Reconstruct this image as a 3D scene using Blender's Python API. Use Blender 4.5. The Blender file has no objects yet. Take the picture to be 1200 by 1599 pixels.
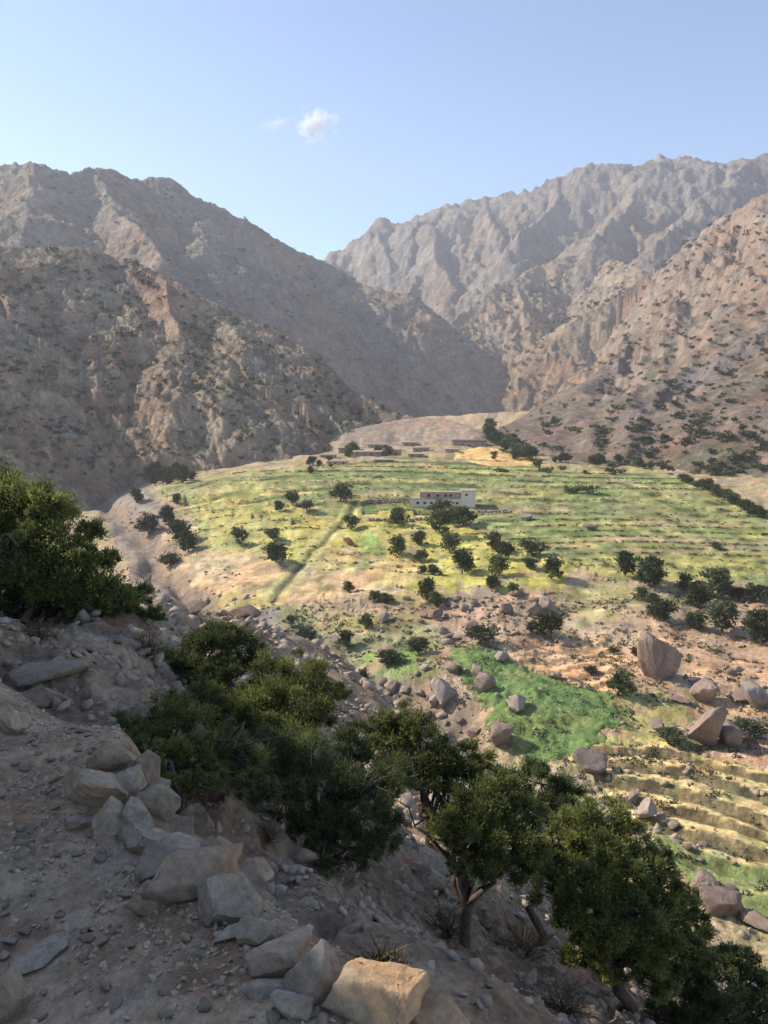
import bpy, bmesh, math, random
import numpy as np
from mathutils import Vector, Matrix

random.seed(7)
rng = np.random.default_rng(7)
sc = bpy.context.scene
COL = sc.collection
R = math.radians

# ------------------------------------------------------------------ camera
F = 1230.0                      # focal length in pixels of the 1200x1599 photograph
PITCH = math.atan(200.0 / F)    # looking slightly down
EYE = np.array([0.0, 0.0, 1.6])
cam_d = bpy.data.cameras.new("camera")
cam_d.sensor_fit = 'VERTICAL'
cam_d.angle_y = 2 * math.atan(799.5 / F)
cam_d.clip_start = 0.05
cam_d.clip_end = 30000
cam = bpy.data.objects.new("camera", cam_d)
cam.location = EYE
cam.rotation_euler = (math.pi / 2 - PITCH, 0, 0)
COL.objects.link(cam)
sc.camera = cam

# ------------------------------------------------------------------ light
SUN_EL, SUN_AZ = R(37.5), R(-74)          # azimuth from +Y (view direction), negative = to the left
S = Vector((math.sin(SUN_AZ) * math.cos(SUN_EL), math.cos(SUN_AZ) * math.cos(SUN_EL), math.sin(SUN_EL)))
world = bpy.data.worlds.new("World")
sc.world = world
world.use_nodes = True
wn = world.node_tree
bgn = wn.nodes["Background"]
sky = wn.nodes.new("ShaderNodeTexSky")
sky.sky_type = 'NISHITA'
sky.sun_disc = False
sky.sun_elevation = SUN_EL
sky.sun_rotation = SUN_AZ
sky.altitude = 1800
sky.air_density = 1.0
sky.dust_density = 0.0
sky.ozone_density = 1.6
wn.links.new(sky.outputs[0], bgn.inputs[0])
bgn.inputs[1].default_value = 0.15
sun_d = bpy.data.lights.new("sun", 'SUN')
sun_d.energy = 5.0
sun_d.angle = R(0.5)
sun_d.color = (1.0, 0.91, 0.77)
sun = bpy.data.objects.new("sun", sun_d)
sun.rotation_euler = S.to_track_quat('Z', 'Y').to_euler()
COL.objects.link(sun)
sc.view_settings.view_transform = 'Standard'
sc.view_settings.look = 'None'
sc.view_settings.gamma = 1
sc.view_settings.exposure = 0.58
sc.render.engine = 'CYCLES'
sc.cycles.use_denoising = True
sc.cycles.max_bounces = 5
sc.cycles.diffuse_bounces = 3
sc.cycles.transparent_max_bounces = 6
sc.cycles.volume_bounces = 1
HAZE = 0.00017

# ------------------------------------------------------------------ maths helpers
def rays(u, v):
    u = np.asarray(u, float); v = np.asarray(v, float)
    a = (u - 600) / F; b = (800 - v) / F
    cs, sn = math.cos(PITCH), math.sin(PITCH)
    return a, cs + sn * b, -sn + cs * b
def at(u, v, Y):
    dx, dy, dz = rays(u, v)
    t = Y / dy
    return np.array([dx * t, Y + 0 * t, 1.6 + dz * t]).T
def project(x, y, z):
    """pixel of a point, used only to ask whether something shows in the photograph"""
    cs, sn = math.cos(PITCH), math.sin(PITCH)
    z = z - 1.6
    dep = y * cs - z * sn
    up = y * sn + z * cs
    return 600 + F * x / dep, 800 - F * up / dep

_perm = np.random.default_rng(3).permutation(512).astype(np.int64)
_perm = np.concatenate([_perm, _perm, _perm])
_ang = np.random.default_rng(4).uniform(0, 2 * math.pi, 512)
_g2 = np.stack([np.cos(_ang), np.sin(_ang)], 1)
def noise(x, y, seed=0):
    x = np.asarray(x, float) + seed * 17.31; y = np.asarray(y, float) - seed * 9.77
    xi = np.floor(x).astype(np.int64); yi = np.floor(y).astype(np.int64)
    xf = x - xi; yf = y - yi
    def g(ix, iy, dx, dy):
        h = _perm[(_perm[ix & 511] + iy) & 511]
        gg = _g2[h]
        return gg[..., 0] * dx + gg[..., 1] * dy
    u = xf * xf * xf * (xf * (xf * 6 - 15) + 10)
    w = yf * yf * yf * (yf * (yf * 6 - 15) + 10)
    a = g(xi, yi, xf, yf); b = g(xi + 1, yi, xf - 1, yf)
    c = g(xi, yi + 1, xf, yf - 1); d = g(xi + 1, yi + 1, xf - 1, yf - 1)
    return 1.5 * ((a * (1 - u) + b * u) * (1 - w) + (c * (1 - u) + d * u) * w)
def fbm(x, y, o=4, seed=0, gain=0.5):
    s = 0; a = 1
    for i in range(o):
        s = s + a * noise(x, y, seed + i * 3); x = x * 2.03; y = y * 2.03; a *= gain
    return s
def ridged(x, y, o=4, seed=0, gain=0.5):
    s = 0; a = 1
    for i in range(o):
        s = s + a * (1 - 2 * np.abs(noise(x, y, seed + i * 5))); x = x * 2.07; y = y * 2.07; a *= gain
    return s
def smooth(e0, e1, x):
    t = np.clip((x - e0) / (e1 - e0), 0, 1)
    return t * t * (3 - 2 * t)
def mix(a, b, t):
    t = np.asarray(t)[..., None]
    return a * (1 - t) + np.asarray(b) * t

class TPS:
    def __init__(self, P, z, lam=1e-3):
        P = np.asarray(P, float); n = len(P)
        self.P = P
        A = np.zeros((n + 3, n + 3))
        A[:n, :n] = self.k(P, P) + lam * np.eye(n)
        A[:n, n] = 1; A[:n, n + 1:] = P
        A[n, :n] = 1; A[n + 1:, :n] = P.T
        self.w = np.linalg.solve(A, np.concatenate([z, [0, 0, 0]]))
    @staticmethod
    def k(a, b):
        d2 = ((a[:, None, :] - b[None]) ** 2).sum(-1)
        return 0.5 * d2 * np.log(d2 + 1e-12)
    def __call__(self, Q):
        out = np.empty(len(Q)); n = len(self.P)
        for i in range(0, len(Q), 60000):
            q = Q[i:i + 60000]
            out[i:i + 60000] = self.k(q, self.P) @ self.w[:n] + self.w[n] + q @ self.w[n + 1:]
        return out

# ------------------------------------------------------------------ object helpers
def tag(o, label=None, cat=None, group=None, kind=None):
    if label: o["label"] = label
    if cat: o["category"] = cat
    if group: o["group"] = group
    if kind: o["kind"] = kind
    return o
def mesh_from(name, verts, faces, mat=None, smooth_shade=False, cols=None):
    """verts (n,3); faces (m,3) or (m,4) int array or list of tuples"""
    me = bpy.data.meshes.new(name)
    if isinstance(faces, np.ndarray):
        m, k = faces.shape
        me.vertices.add(len(verts)); me.vertices.foreach_set("co", np.asarray(verts, np.float32).ravel())
        me.loops.add(m * k); me.loops.foreach_set("vertex_index", faces.astype(np.int32).ravel())
        me.polygons.add(m); me.polygons.foreach_set("loop_start", np.arange(0, m * k, k, dtype=np.int32))
        me.polygons.foreach_set("loop_total", np.full(m, k, np.int32))
        me.update(calc_edges=True)
    else:
        me.from_pydata([tuple(p) for p in verts], [], faces)
    if smooth_shade:
        me.polygons.foreach_set("use_smooth", np.ones(len(me.polygons), bool))
    if cols is not None:
        ca = me.color_attributes.new("Col", 'FLOAT_COLOR', 'POINT')
        c4 = np.ones((len(verts), 4), np.float32); c4[:, :3] = cols
        ca.data.foreach_set("color", c4.ravel())
    if mat: me.materials.append(mat)
    return me
def link(name, me, parent=None, loc=(0, 0, 0), rot=(0, 0, 0), scl=(1, 1, 1)):
    o = bpy.data.objects.new(name, me); o.location = loc; o.rotation_euler = rot; o.scale = scl
    COL.objects.link(o)
    if parent: o.parent = parent
    return o
def empty(name, loc, rz=0.0, scl=1.0):
    o = bpy.data.objects.new(name, None); o.location = loc; o.rotation_euler = (0, 0, rz); o.scale = (scl,) * 3
    o.empty_display_size = 0.2
    COL.objects.link(o); return o
def copy_tree(o, parent=None):
    c = o.copy(); COL.objects.link(c); c.parent = parent
    for ch in list(o.children): copy_tree(ch, c)
    return c
def grid_mesh(name, X, Y, Z, mat, cols, keep=None):
    """X,Y,Z (rows, cols); keep = boolean mask of vertices to keep quads on"""
    nr, nc = X.shape
    idx = np.arange(nr * nc).reshape(nr, nc)
    q = np.stack([idx[:-1, :-1], idx[:-1, 1:], idx[1:, 1:], idx[1:, :-1]], -1).reshape(-1, 4)
    V = np.stack([X, Y, Z], -1).reshape(-1, 3)
    C = cols.reshape(-1, 3)
    if keep is not None:
        k = keep.reshape(-1)
        q = q[k[q].any(1)]
        used = np.unique(q); remap = np.full(nr * nc, -1); remap[used] = np.arange(len(used))
        q = remap[q]; V = V[used]; C = C[used]
    return mesh_from(name, V, q, mat, True, C)

# ------------------------------------------------------------------ materials
def new_mat(name):
    m = bpy.data.materials.new(name); m.use_nodes = True
    nt = m.node_tree; nt.nodes.clear()
    out = nt.nodes.new("ShaderNodeOutputMaterial")
    b = nt.nodes.new("ShaderNodeBsdfPrincipled")
    nt.links.new(b.outputs[0], out.inputs[0])
    b.inputs["Roughness"].default_value = 0.9
    b.inputs["Specular IOR Level"].default_value = 0.15
    return m, nt, b, out
def N(nt, t, **kw):
    n = nt.nodes.new(t)
    for k, v in kw.items(): setattr(n, k, v)
    return n
def noise_node(nt, vec, scale, detail=5, rough=0.6, dist=0.0):
    n = N(nt, "ShaderNodeTexNoise")
    n.inputs["Scale"].default_value = scale; n.inputs["Detail"].default_value = detail
    n.inputs["Roughness"].default_value = rough; n.inputs["Distortion"].default_value = dist
    nt.links.new(vec, n.inputs["Vector"]); return n
def maprange(nt, src, a, b, c, d):
    n = N(nt, "ShaderNodeMapRange")
    n.inputs[1].default_value = a; n.inputs[2].default_value = b
    n.inputs[3].default_value = c; n.inputs[4].default_value = d
    nt.links.new(src, n.inputs[0]); return n.outputs[0]
def mulcol(nt, c, f):
    n = N(nt, "ShaderNodeVectorMath", operation='SCALE')
    nt.links.new(c, n.inputs[0]); nt.links.new(f, n.inputs["Scale"]); return n.outputs[0]
def mixcol(nt, a, b, f, kind='MIX'):
    n = N(nt, "ShaderNodeMix", data_type='RGBA', blend_type=kind)
    if hasattr(f, 'default_value') and hasattr(f, 'is_output'): nt.links.new(f, n.inputs[0])
    else: n.inputs[0].default_value = f
    for s, i in ((a, 6), (b, 7)):
        if isinstance(s, tuple): n.inputs[i].default_value = (*s, 1)
        else: nt.links.new(s, n.inputs[i])
    return n.outputs[2]
def terrain_mat(name, scales, var=0.45, bump=0.6, dist=1.0, tints=((1.12, .97, .86), (.92, 1.0, 1.04)), spots=None):
    """colour from the zone attribute, broken up by noise at several real-world scales"""
    m, nt, b, out = new_mat(name)
    g = N(nt, "ShaderNodeNewGeometry").outputs["Position"]
    c = N(nt, "ShaderNodeAttribute", attribute_name="Col").outputs["Color"]
    n1 = noise_node(nt, g, scales[0], 8, .65)
    n2 = noise_node(nt, g, scales[1], 6, .7)
    n3 = noise_node(nt, g, scales[2], 4, .75)
    f = maprange(nt, n1.outputs[0], .3, .7, 1 - var, 1 + var)
    c = mulcol(nt, c, f)
    f = maprange(nt, n2.outputs[0], .3, .7, 1 - var, 1 + var)
    c = mulcol(nt, c, f)
    t = mixcol(nt, tints[0], tints[1], maprange(nt, n3.outputs[0], .35, .65, 0, 1))
    c = mixcol(nt, c, t, 1.0, 'MULTIPLY')
    if spots:
        for col_, sc_, lo_ in spots:
            ns = noise_node(nt, g, sc_, 7, .78)
            c = mixcol(nt, c, col_, maprange(nt, ns.outputs[0], lo_, lo_ + .09, 0, .8))
    nt.links.new(c, b.inputs["Base Color"])
    bp = N(nt, "ShaderNodeBump"); bp.inputs["Strength"].default_value = bump; bp.inputs["Distance"].default_value = dist
    add = N(nt, "ShaderNodeMath", operation='ADD')
    nt.links.new(n2.outputs[0], add.inputs[0]); nt.links.new(n1.outputs[0], add.inputs[1])
    nt.links.new(add.outputs[0], bp.inputs["Height"]); nt.links.new(bp.outputs[0], b.inputs["Normal"])
    return m
def rock_mat(name, c1, c2, c3, scale=3.0, bump=0.5, dist=0.05, obj=True):
    m, nt, b, out = new_mat(name)
    tc = N(nt, "ShaderNodeTexCoord").outputs["Object"]
    oi = N(nt, "ShaderNodeObjectInfo").outputs["Random"]
    addv = N(nt, "ShaderNodeVectorMath", operation='ADD')
    comb = N(nt, "ShaderNodeCombineXYZ")
    mm = N(nt, "ShaderNodeMath", operation='MULTIPLY'); mm.inputs[1].default_value = 37
    nt.links.new(oi, mm.inputs[0]); nt.links.new(mm.outputs[0], comb.inputs[0]); nt.links.new(mm.outputs[0], comb.inputs[2])
    nt.links.new(tc, addv.inputs[0]); nt.links.new(comb.outputs[0], addv.inputs[1])
    g = addv.outputs[0]
    n1 = noise_node(nt, g, scale, 6, .6, .4); n2 = noise_node(nt, g, scale * 6, 8, .75); n3 = noise_node(nt, g, scale * .6, 3, .5, 1.0)
    c = mixcol(nt, c1, c2, maprange(nt, n1.outputs[0], .38, .62, 0, 1))
    c = mixcol(nt, c, c3, maprange(nt, n3.outputs[0], .5, .68, 0, .85))
    c = mulcol(nt, c, maprange(nt, n2.outputs[0], .3, .7, .6, 1.35))
    c = mulcol(nt, c, maprange(nt, oi, 0, 1, .78, 1.18))
    nt.links.new(c, b.inputs["Base Color"])
    bp = N(nt, "ShaderNodeBump"); bp.inputs["Strength"].default_value = bump; bp.inputs["Distance"].default_value = dist
    nt.links.new(n2.outputs[0], bp.inputs["Height"]); nt.links.new(bp.outputs[0], b.inputs["Normal"])
    return m
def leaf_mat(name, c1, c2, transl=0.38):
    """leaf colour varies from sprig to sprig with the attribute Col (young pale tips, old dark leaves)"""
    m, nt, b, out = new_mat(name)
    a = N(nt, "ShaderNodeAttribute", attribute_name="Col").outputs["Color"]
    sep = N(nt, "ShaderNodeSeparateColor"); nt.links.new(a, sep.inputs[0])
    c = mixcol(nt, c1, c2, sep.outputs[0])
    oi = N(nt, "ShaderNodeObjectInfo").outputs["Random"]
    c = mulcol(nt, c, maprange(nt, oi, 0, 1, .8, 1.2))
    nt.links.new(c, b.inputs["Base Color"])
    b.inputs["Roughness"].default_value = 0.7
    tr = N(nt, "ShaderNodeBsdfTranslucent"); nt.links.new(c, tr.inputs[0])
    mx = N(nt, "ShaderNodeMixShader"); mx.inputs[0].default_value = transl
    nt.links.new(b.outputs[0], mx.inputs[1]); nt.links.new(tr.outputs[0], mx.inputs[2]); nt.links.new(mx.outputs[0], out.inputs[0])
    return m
def plain_mat(name, c, var=.25, scale=2.0, rough=.9, bump=.3):
    m, nt, b, out = new_mat(name)
    tc = N(nt, "ShaderNodeTexCoord").outputs["Object"]
    n = noise_node(nt, tc, scale, 8, .7)
    rgb = N(nt, "ShaderNodeRGB"); rgb.outputs[0].default_value = (*c, 1)
    nt.links.new(mulcol(nt, rgb.outputs[0], maprange(nt, n.outputs[0], .3, .7, 1 - var, 1 + var)), b.inputs["Base Color"])
    b.inputs["Roughness"].default_value = rough
    bp = N(nt, "ShaderNodeBump"); bp.inputs["Strength"].default_value = bump; bp.inputs["Distance"].default_value = .05
    nt.links.new(n.outputs[0], bp.inputs["Height"]); nt.links.new(bp.outputs[0], b.inputs["Normal"])
    return m

M_far = terrain_mat("massif_rock", (.010, .05, .003), .25, 1.0, 26)
M_mid = terrain_mat("ridge_rock", (.03, .15, .008), .32, 1.0, 9)
M_spur = terrain_mat("spur_rock", (.07, .38, .02), .36, 1.0, 3.2)
M_valley = terrain_mat("valley_soil", (.45, 2.6, .06), .36, .9, .22, spots=(((.085, .10, .042), .55, .565), ((.50, .41, .29), .8, .60)))
M_near = terrain_mat("hillside_soil", (2.2, 19, .5), .42, 1.0, .04)

# ------------------------------------------------------------------ the valley floor
# surveyed points: photograph pixel and the distance at which the ground lies there
V_PTS = [(1150,1590,52),(1150,1450,63),(1100,1300,79),(1190,1210,93),(900,1190,98),(1000,1100,113),(1190,1080,117),(800,1060,124),
 (650,1080,119),(560,1000,147),(900,1010,142),(1190,1010,138),(450,960,163),(700,960,158),(950,915,169),(1200,925,167),
 (950,905,172),(1200,910,171),(300,920,188),(250,870,222),(430,900,190),(600,860,208),(800,830,222),(1190,850,205),
 (700,795,252),(400,820,235),(1000,770,280),(1195,800,250),(700,715,380),(300,752,320),(830,722,372),(1060,745,330),
 (560,720,372),(160,790,325),(140,772,380),(470,725,365),(900,1400,66),(1000,1250,86),(600,700,425),(800,700,420),(1250,780,262),(350,740,345)]
P = np.array([at(*p) for p in V_PTS])
tps_v = TPS(P[:, :2], P[:, 2], lam=20.0)
def H_base(x, y):
    s = x.shape
    return tps_v(np.stack([x.ravel(), y.ravel()], -1)).reshape(s)

def ray_hit(func, u, v, y0=38.0, y1=640.0, n=1500):
    dx, dy, dz = rays(u, v)
    Y = np.geomspace(y0, y1, n); t = Y / dy
    X = dx * t; Z = 1.6 + dz * t
    h = func(X, Y)
    w = np.nonzero(h >= Z)[0]
    i = w[0] if len(w) else n - 1
    return np.array([X[i], Y[i], h[i]])

def poly_world(pts):
    return np.array([ray_hit(H_base, u, v)[:2] for u, v in pts])
def inside(poly, x, y):
    r = np.zeros(x.shape, bool); n = len(poly)
    for i in range(n):
        x1, y1 = poly[i]; x2, y2 = poly[(i + 1) % n]
        c = ((y1 > y) != (y2 > y)) & (x < (x2 - x1) * (y - y1) / (y2 - y1 + 1e-12) + x1)
        r ^= c
    return r
def seg_dist(pl, x, y):
    best = np.full(x.shape, 1e9)
    for (x1, y1), (x2, y2) in zip(pl[:-1], pl[1:]):
        dx, dy = x2 - x1, y2 - y1
        t = np.clip(((x - x1) * dx + (y - y1) * dy) / (dx * dx + dy * dy), 0, 1)
        best = np.minimum(best, np.hypot(x - x1 - t * dx, y - y1 - t * dy))
    return best

# terraces of the plateau: the level steps with distance, evenly as seen from the hillside
PLATEAU = poly_world([(250,768),(300,752),(440,738),(560,720),(640,712),(715,716),(830,724),(1000,729),(1062,746),(1230,812),
                      (1230,912),(950,905),(890,880),(800,850),(720,810),(640,800),(560,800),(480,820),(330,800)])
NT = 21
def terr_w(x, y):
    yy = y + 1.6 * noise(x / 60, y / 70, 11) * (y / 250) + 0.02 * x * (y / 200)
    return NT * (1 / 168 - 1 / yy) / (1 / 168 - 1 / 385)
def terr_y(w):
    return 1 / (1 / 168 - w / NT * (1 / 168 - 1 / 385))
# golden terraces lower right: riser lines in the photograph, unprojected
RISERS = [[(905,1180),(1060,1190),(1200,1228)],[(940,1202),(1080,1222),(1200,1262)],[(940,1228),(1060,1248),(1200,1300)],
          [(1000,1268),(1080,1284),(1200,1316)],[(1030,1300),(1090,1326),(1200,1345)],[(1060,1345),(1120,1362),(1200,1380)],
          [(1080,1400),(1140,1420),(1200,1436)]]
RL = [poly_world(r) for r in RISERS]
def gold_w(x, y):
    """0 above the first riser line, k between line k and k+1 (towards the camera)"""
    ys = []
    for l in RL:
        o = np.argsort(l[:, 0]); lx = l[o, 0]; ly = l[o, 1]
        yy = np.interp(x, lx, ly)
        sl0 = (ly[1] - ly[0]) / (lx[1] - lx[0]); sl1 = (ly[-1] - ly[-2]) / (lx[-1] - lx[-2])
        yy = np.where(x < lx[0], ly[0] + .5 * sl0 * (x - lx[0]), yy); yy = np.where(x > lx[-1], ly[-1] + sl1 * (x - lx[-1]), yy)
        ys.append(yy + .3 * noise(x / 6, y / 6, 21))
    w = np.zeros(x.shape); prev = ys[0] + 4
    for k, yk in enumerate(ys):
        w = w + np.clip((prev - y) / np.maximum(prev - yk, .5), 0, 1)
        prev = yk
    return w
GOLD = poly_world([(915,1165),(1060,1170),(1230,1215),(1230,1440),(1110,1420),(1030,1330),(985,1270),(930,1225)])
STEPS2 = poly_world([(780,1020),(830,1000),(900,990),(960,1000),(1000,1050),(950,1085),(870,1065)])

RIVER = poly_world([(148,778),(190,815),(225,850),(262,900),(330,955),(420,985),(520,1040),(640,1075),(700,1110),(740,1160),(800,1240),(880,1330)])
DITCH = poly_world([(556,780),(540,810),(500,850),(462,890),(425,940)])

def H_valley(x, y, detail=True):
    z = H_base(x, y)
    # plateau terraces
    w = terr_w(x, y); wf = np.floor(w); fr = w - wf
    wq = wf + smooth(.86, 1.0, fr)
    yq = y + (terr_y(wq) - terr_y(w))
    pm = inside(PLATEAU, x + 3 * noise(x / 9, y / 9, 5), y + 3 * noise(x / 9, y / 9, 6)).astype(float)
    right = smooth(-30, 30, x)
    zq = H_base(x, yq)
    z = z + pm * (zq - z) * 1.6
    z = z + pm * .2 * np.exp(-((fr - .86) / .06) ** 2)
    # lower terraces
    g = gold_w(x, y); gf = g - np.floor(g)
    gm = inside(GOLD, x, y).astype(float)
    z = z + gm * (1.0 * (gf - smooth(.58, .78, gf)))
    s2 = inside(STEPS2, x, y).astype(float)
    a = (y - .35 * x) / 5.0 + .3 * noise(x / 7, y / 7, 3); af = a - np.floor(a)
    z = z - s2 * .6 * (af - smooth(.7, 1, af))
    # stream bed and ditch
    rd = seg_dist(RIVER, x + 4 * noise(x / 14, y / 14, 31), y + 4 * noise(x / 14, y / 14, 32))
    z = z - 3.2 * np.exp(-(rd / 4.0) ** 2)
    dd = seg_dist(DITCH, x, y)
    z = z - .4 * np.exp(-(dd / 1.0) ** 2)
    if detail:
        fieldish = np.maximum(pm, .6 * gm)
        z = z + (1 - fieldish) * (1.3 * fbm(x / 18, y / 18, 5, 41)) + .10 * smooth(260, 120, y) * fbm(x / 3, y / 3, 3, 45) + (1 - fieldish) * .22 * smooth(140, 90, y) * fbm(x / 2.2, y / 2.2, 3, 46, .65)
        stony = (1 - fieldish) * smooth(.0, .5, noise(x / 22, y / 22, 47))
        z = z + stony * smooth(240, 120, y) * .7 * np.abs(fbm(x / 2.2, y / 2.2, 3, 48))
    return z

# ------------------------------------------------------------------ mountains: crest lines surveyed the same way, flanks falling from them
def crest(pts, step):
    Q = np.array([at(*p) for p in pts]); out = []
    for a, b in zip(Q[:-1], Q[1:]):
        n = max(1, int(np.hypot(*(b - a)[:2]) / step))
        for i in range(n): out.append(a + (b - a) * i / n)
    out.append(Q[-1]); return np.array(out)
class Mountain:
    def __init__(self, lines, step, slope, L, amp, seed, warp=.5, crag=0.0, jag=0.0):
        self.seg = [(a, b) for l in lines for a, b in zip(*(lambda q: (q[:-1], q[1:]))(np.array([at(*p) for p in l])))]; self.slope = slope
        self.L = L; self.amp = amp; self.seed = seed; self.warp = warp; self.crag = crag; self.jag = jag
    def __call__(self, x, y, full=False):
        sh = np.shape(x); x = np.ravel(x); y = np.ravel(y)
        L = self.L; sd = self.seed
        wx = x + self.warp * L * .3 * fbm(x / L, y / L, 3, sd); wy = y + self.warp * L * .3 * fbm(x / L, y / L, 3, sd + 7)
        h = np.full(len(x), -1e9); cx = np.zeros(len(x)); cy = np.zeros(len(x)); cz = np.zeros(len(x))
        for a, b in self.seg:
            dx, dy = b[0] - a[0], b[1] - a[1]
            t = np.clip(((wx - a[0]) * dx + (wy - a[1]) * dy) / (dx * dx + dy * dy), 0, 1)
            px_, py_, pz_ = a[0] + t * dx, a[1] + t * dy, a[2] + t * (b[2] - a[2])
            e = pz_ - self.slope * np.hypot(wx - px_, wy - py_); m = e > h
            h = np.where(m, e, h); cx = np.where(m, px_, cx); cy = np.where(m, py_, cy); cz = np.where(m, pz_, cz)
        d = (cz - h) / self.slope
        # gullies run down the flank: fast along the crest, slow down the slope
        gul = ridged(cx / L + .25 * x / L, cy / L + .25 * y / L, 3, sd + 20, .55)
        fade = smooth(0, L * .8, d)
        h = h + self.amp * (fade * L * .12 * (gul - .9))
        h = h + self.amp * (.08 + .92 * smooth(0, L * .5, d)) * (L * .050 * (ridged(x / (L * .42), y / (L * .42), 4, sd + 30, .45) - 1) + L * .05 * fbm(x / (L * .2), y / (L * .2), 4, sd + 35, .5))
        h = h + (.15 + .85 * smooth(0, L * .4, d)) * self.amp * L * .010 * ridged(x / (L * .08), y / (L * .08), 3, sd + 40, .5)
        if self.crag:
            cm = (.1 + .9 * smooth(0, L * .3, d)) * smooth(-.05, .35, fbm(x / (L * .8), y / (L * .8), 3, sd + 50))
            p = L * .13; q = h / p + .6 * noise(x / (L * .3), y / (L * .3), sd + 60)
            qf = q - np.floor(q)
            h = h + cm * self.crag * p * (smooth(.25, .6, qf) - qf)
            h = h + cm * self.crag * L * .016 * ridged(x / (L * .06), y / (L * .1), 3, sd + 70, .6)
        if self.jag: h = h + self.jag * (ridged(x / (self.jag * 7), y / (self.jag * 7), 4, sd + 90, .6) - .4)
        if full: return h.reshape(sh), d.reshape(sh)
        return h.reshape(sh)

MT = {}
MT['spur'] = Mountain([[(-420,200,430),(-250,290,470),(-100,350,500),(0,385,520),(60,388,535),(130,392,545),(200,408,545),(262,432,535),(330,468,530),(400,510,525),(450,545,522),(500,582,518),(550,612,512),(600,634,506),(650,650,500),(700,662,494)],
                       [(262,432,535),(300,520,480),(350,590,450),(420,640,440)]], 6, .76, 85, .72, 100, .5, .35, 1.0)
MT['ridge'] = Mountain([[(-400,200,900),(-200,250,950),(-60,258,1000),(0,252,1010),(42,250,1010),(75,262,1020),(100,272,1040),(140,264,1080),(180,270,1100),(228,287,1130),(240,278,1140),(262,280,1145),(275,297,1150),(320,318,1180),(400,358,1230),(450,382,1260),(505,408,1290),(530,418,1300),(545,432,1300),(580,448,1300),(625,466,1295),(700,510,1290),(760,552,1280),(820,588,1265),(862,606,1250),(885,640,1230)],
                        
                        [(140,264,1080),(200,350,950),(260,400,860)]], 12, .88, 170, .52, 200, .45, .2, 2.5)
MT['massif'] = Mountain([[(380,520,2500),(470,440,2500),(515,404,2500),(535,385,2480),(560,370,2450),(580,350,2430),(598,342,2420),(612,350,2420),(630,354,2420),(660,342,2400),(700,328,2380),(740,314,2360),(765,308,2350),(830,300,2330),(860,286,2320),(880,282,2310),(900,272,2300),(930,260,2280),(965,262,2260),(1000,262,2240),(1020,250,2230),(1050,243,2220),(1075,246,2200),(1100,258,2200),(1125,262,2190),(1150,249,2180),(1175,255,2150),(1200,240,2130),(1250,235,2100),(1350,200,2050),(1500,180,2000)],
                         [(1050,243,2220),(960,330,1950),(900,390,1750)],[(880,282,2310),(840,350,2050),(800,400,1850)],
                         [(700,328,2380),(690,400,2100),(700,460,1850)],[(1200,240,2130),(1090,320,1800),(1030,390,1600)],
                         [(598,342,2420),(610,420,2200)]], 22, .90, 300, 1.1, 300, .5, .5, 8.0)
MT['foothill'] = Mountain([[(900,395,1750),(860,410,1700),(800,438,1600),(775,452,1560),(740,478,1520),(700,500,1480)],
                           [(800,438,1600),(815,480,1500),(805,530,1420),(800,570,1380)],
                           [(1010,425,1400),(1000,438,1370),(975,452,1340),(940,480,1300),(900,525,1250),(870,570,1200),(850,606,1170)],
                           [(950,405,1700),(1010,425,1400)],[(940,480,1300),(895,500,1280),(860,545,1240)]], 12, .84, 120, 1.0, 400, .5, 1.0, 3.0)
SLOPE_CREST = [(1700,60,700),(1500,160,860),(1380,210,900),(1300,250,930),(1240,275,960),(1200,300,980),(1160,325,1010),(1120,350,1040),(1080,380,1070),(1045,405,1090),(1020,440,1050),(1012,480,980),(985,520,900),(945,560,820),(900,595,740),(860,622,660),(815,650,560),(770,672,480)]
class Face:
    """a mountain flank fitted through surveyed points, falling away steeply behind its crest"""
    def __init__(self, crestpx, facepx, seed):
        self.C = crest(crestpx, 8); A = np.array([at(*p) for p in crestpx]); B = np.array([at(*p) for p in facepx])
        P = np.concatenate([A, B]); self.t = TPS(P[:, :2] / 100, P[:, 2], lam=.02); self.seed = seed; self.A = A
    def __call__(self, x, y, full=False):
        sh = np.shape(x); x = np.ravel(np.asarray(x, float)); y = np.ravel(np.asarray(y, float)); sd = self.seed
        n = 14 * fbm(x / 90, y / 90, 3, sd + 80) 
        best = np.full(x.shape, 1e9); side = np.zeros(x.shape)
        for (x1, y1, _), (x2, y2, _) in zip(self.A[:-1], self.A[1:]):
            dx, dy = x2 - x1, y2 - y1
            t = np.clip(((x - x1) * dx + (y - y1) * dy) / (dx * dx + dy * dy), 0, 1)
            qx, qy = x - x1 - t * dx, y - y1 - t * dy; d = np.hypot(qx, qy); m = d < best
            best = np.where(m, d, best); side = np.where(m, dx * qy - dy * qx, side)
        sgn = np.where(side > 0, -best, best)      # crest runs from the right to the left: its far side is on the right of travel
        h = self.t(np.stack([x, y], -1) / 100)
        far = smooth(400, 900, y)
        f = smooth(0, 60, best)
        down = np.stack([x - .35 * y, x * .35 + y])
        h = h + f * (5 + 13 * far) * (ridged(down[0] / 75, down[1] / 230, 3, sd) - 1.0)
        h = h + (.3 + .7 * f) * (1.2 + 4.5 * far) * fbm(x / 22, y / 22, 4, sd + 10)
        crag = smooth(.0, .4, fbm(x / 90, y / 90, 3, sd + 50) + .9 * far - .55)
        q = h / 15 + .7 * noise(x / 35, y / 35, sd + 60); qf = q - np.floor(q)
        h = h + crag * 15 * .8 * (smooth(.3, .6, qf) - qf) + crag * 4.5 * ridged(x / 14, y / 20, 3, sd + 70) * .6
        h = h - .85 * np.maximum(0, sgn)
        if full: return h.reshape(sh), best.reshape(sh)
        return h.reshape(sh)
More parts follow.
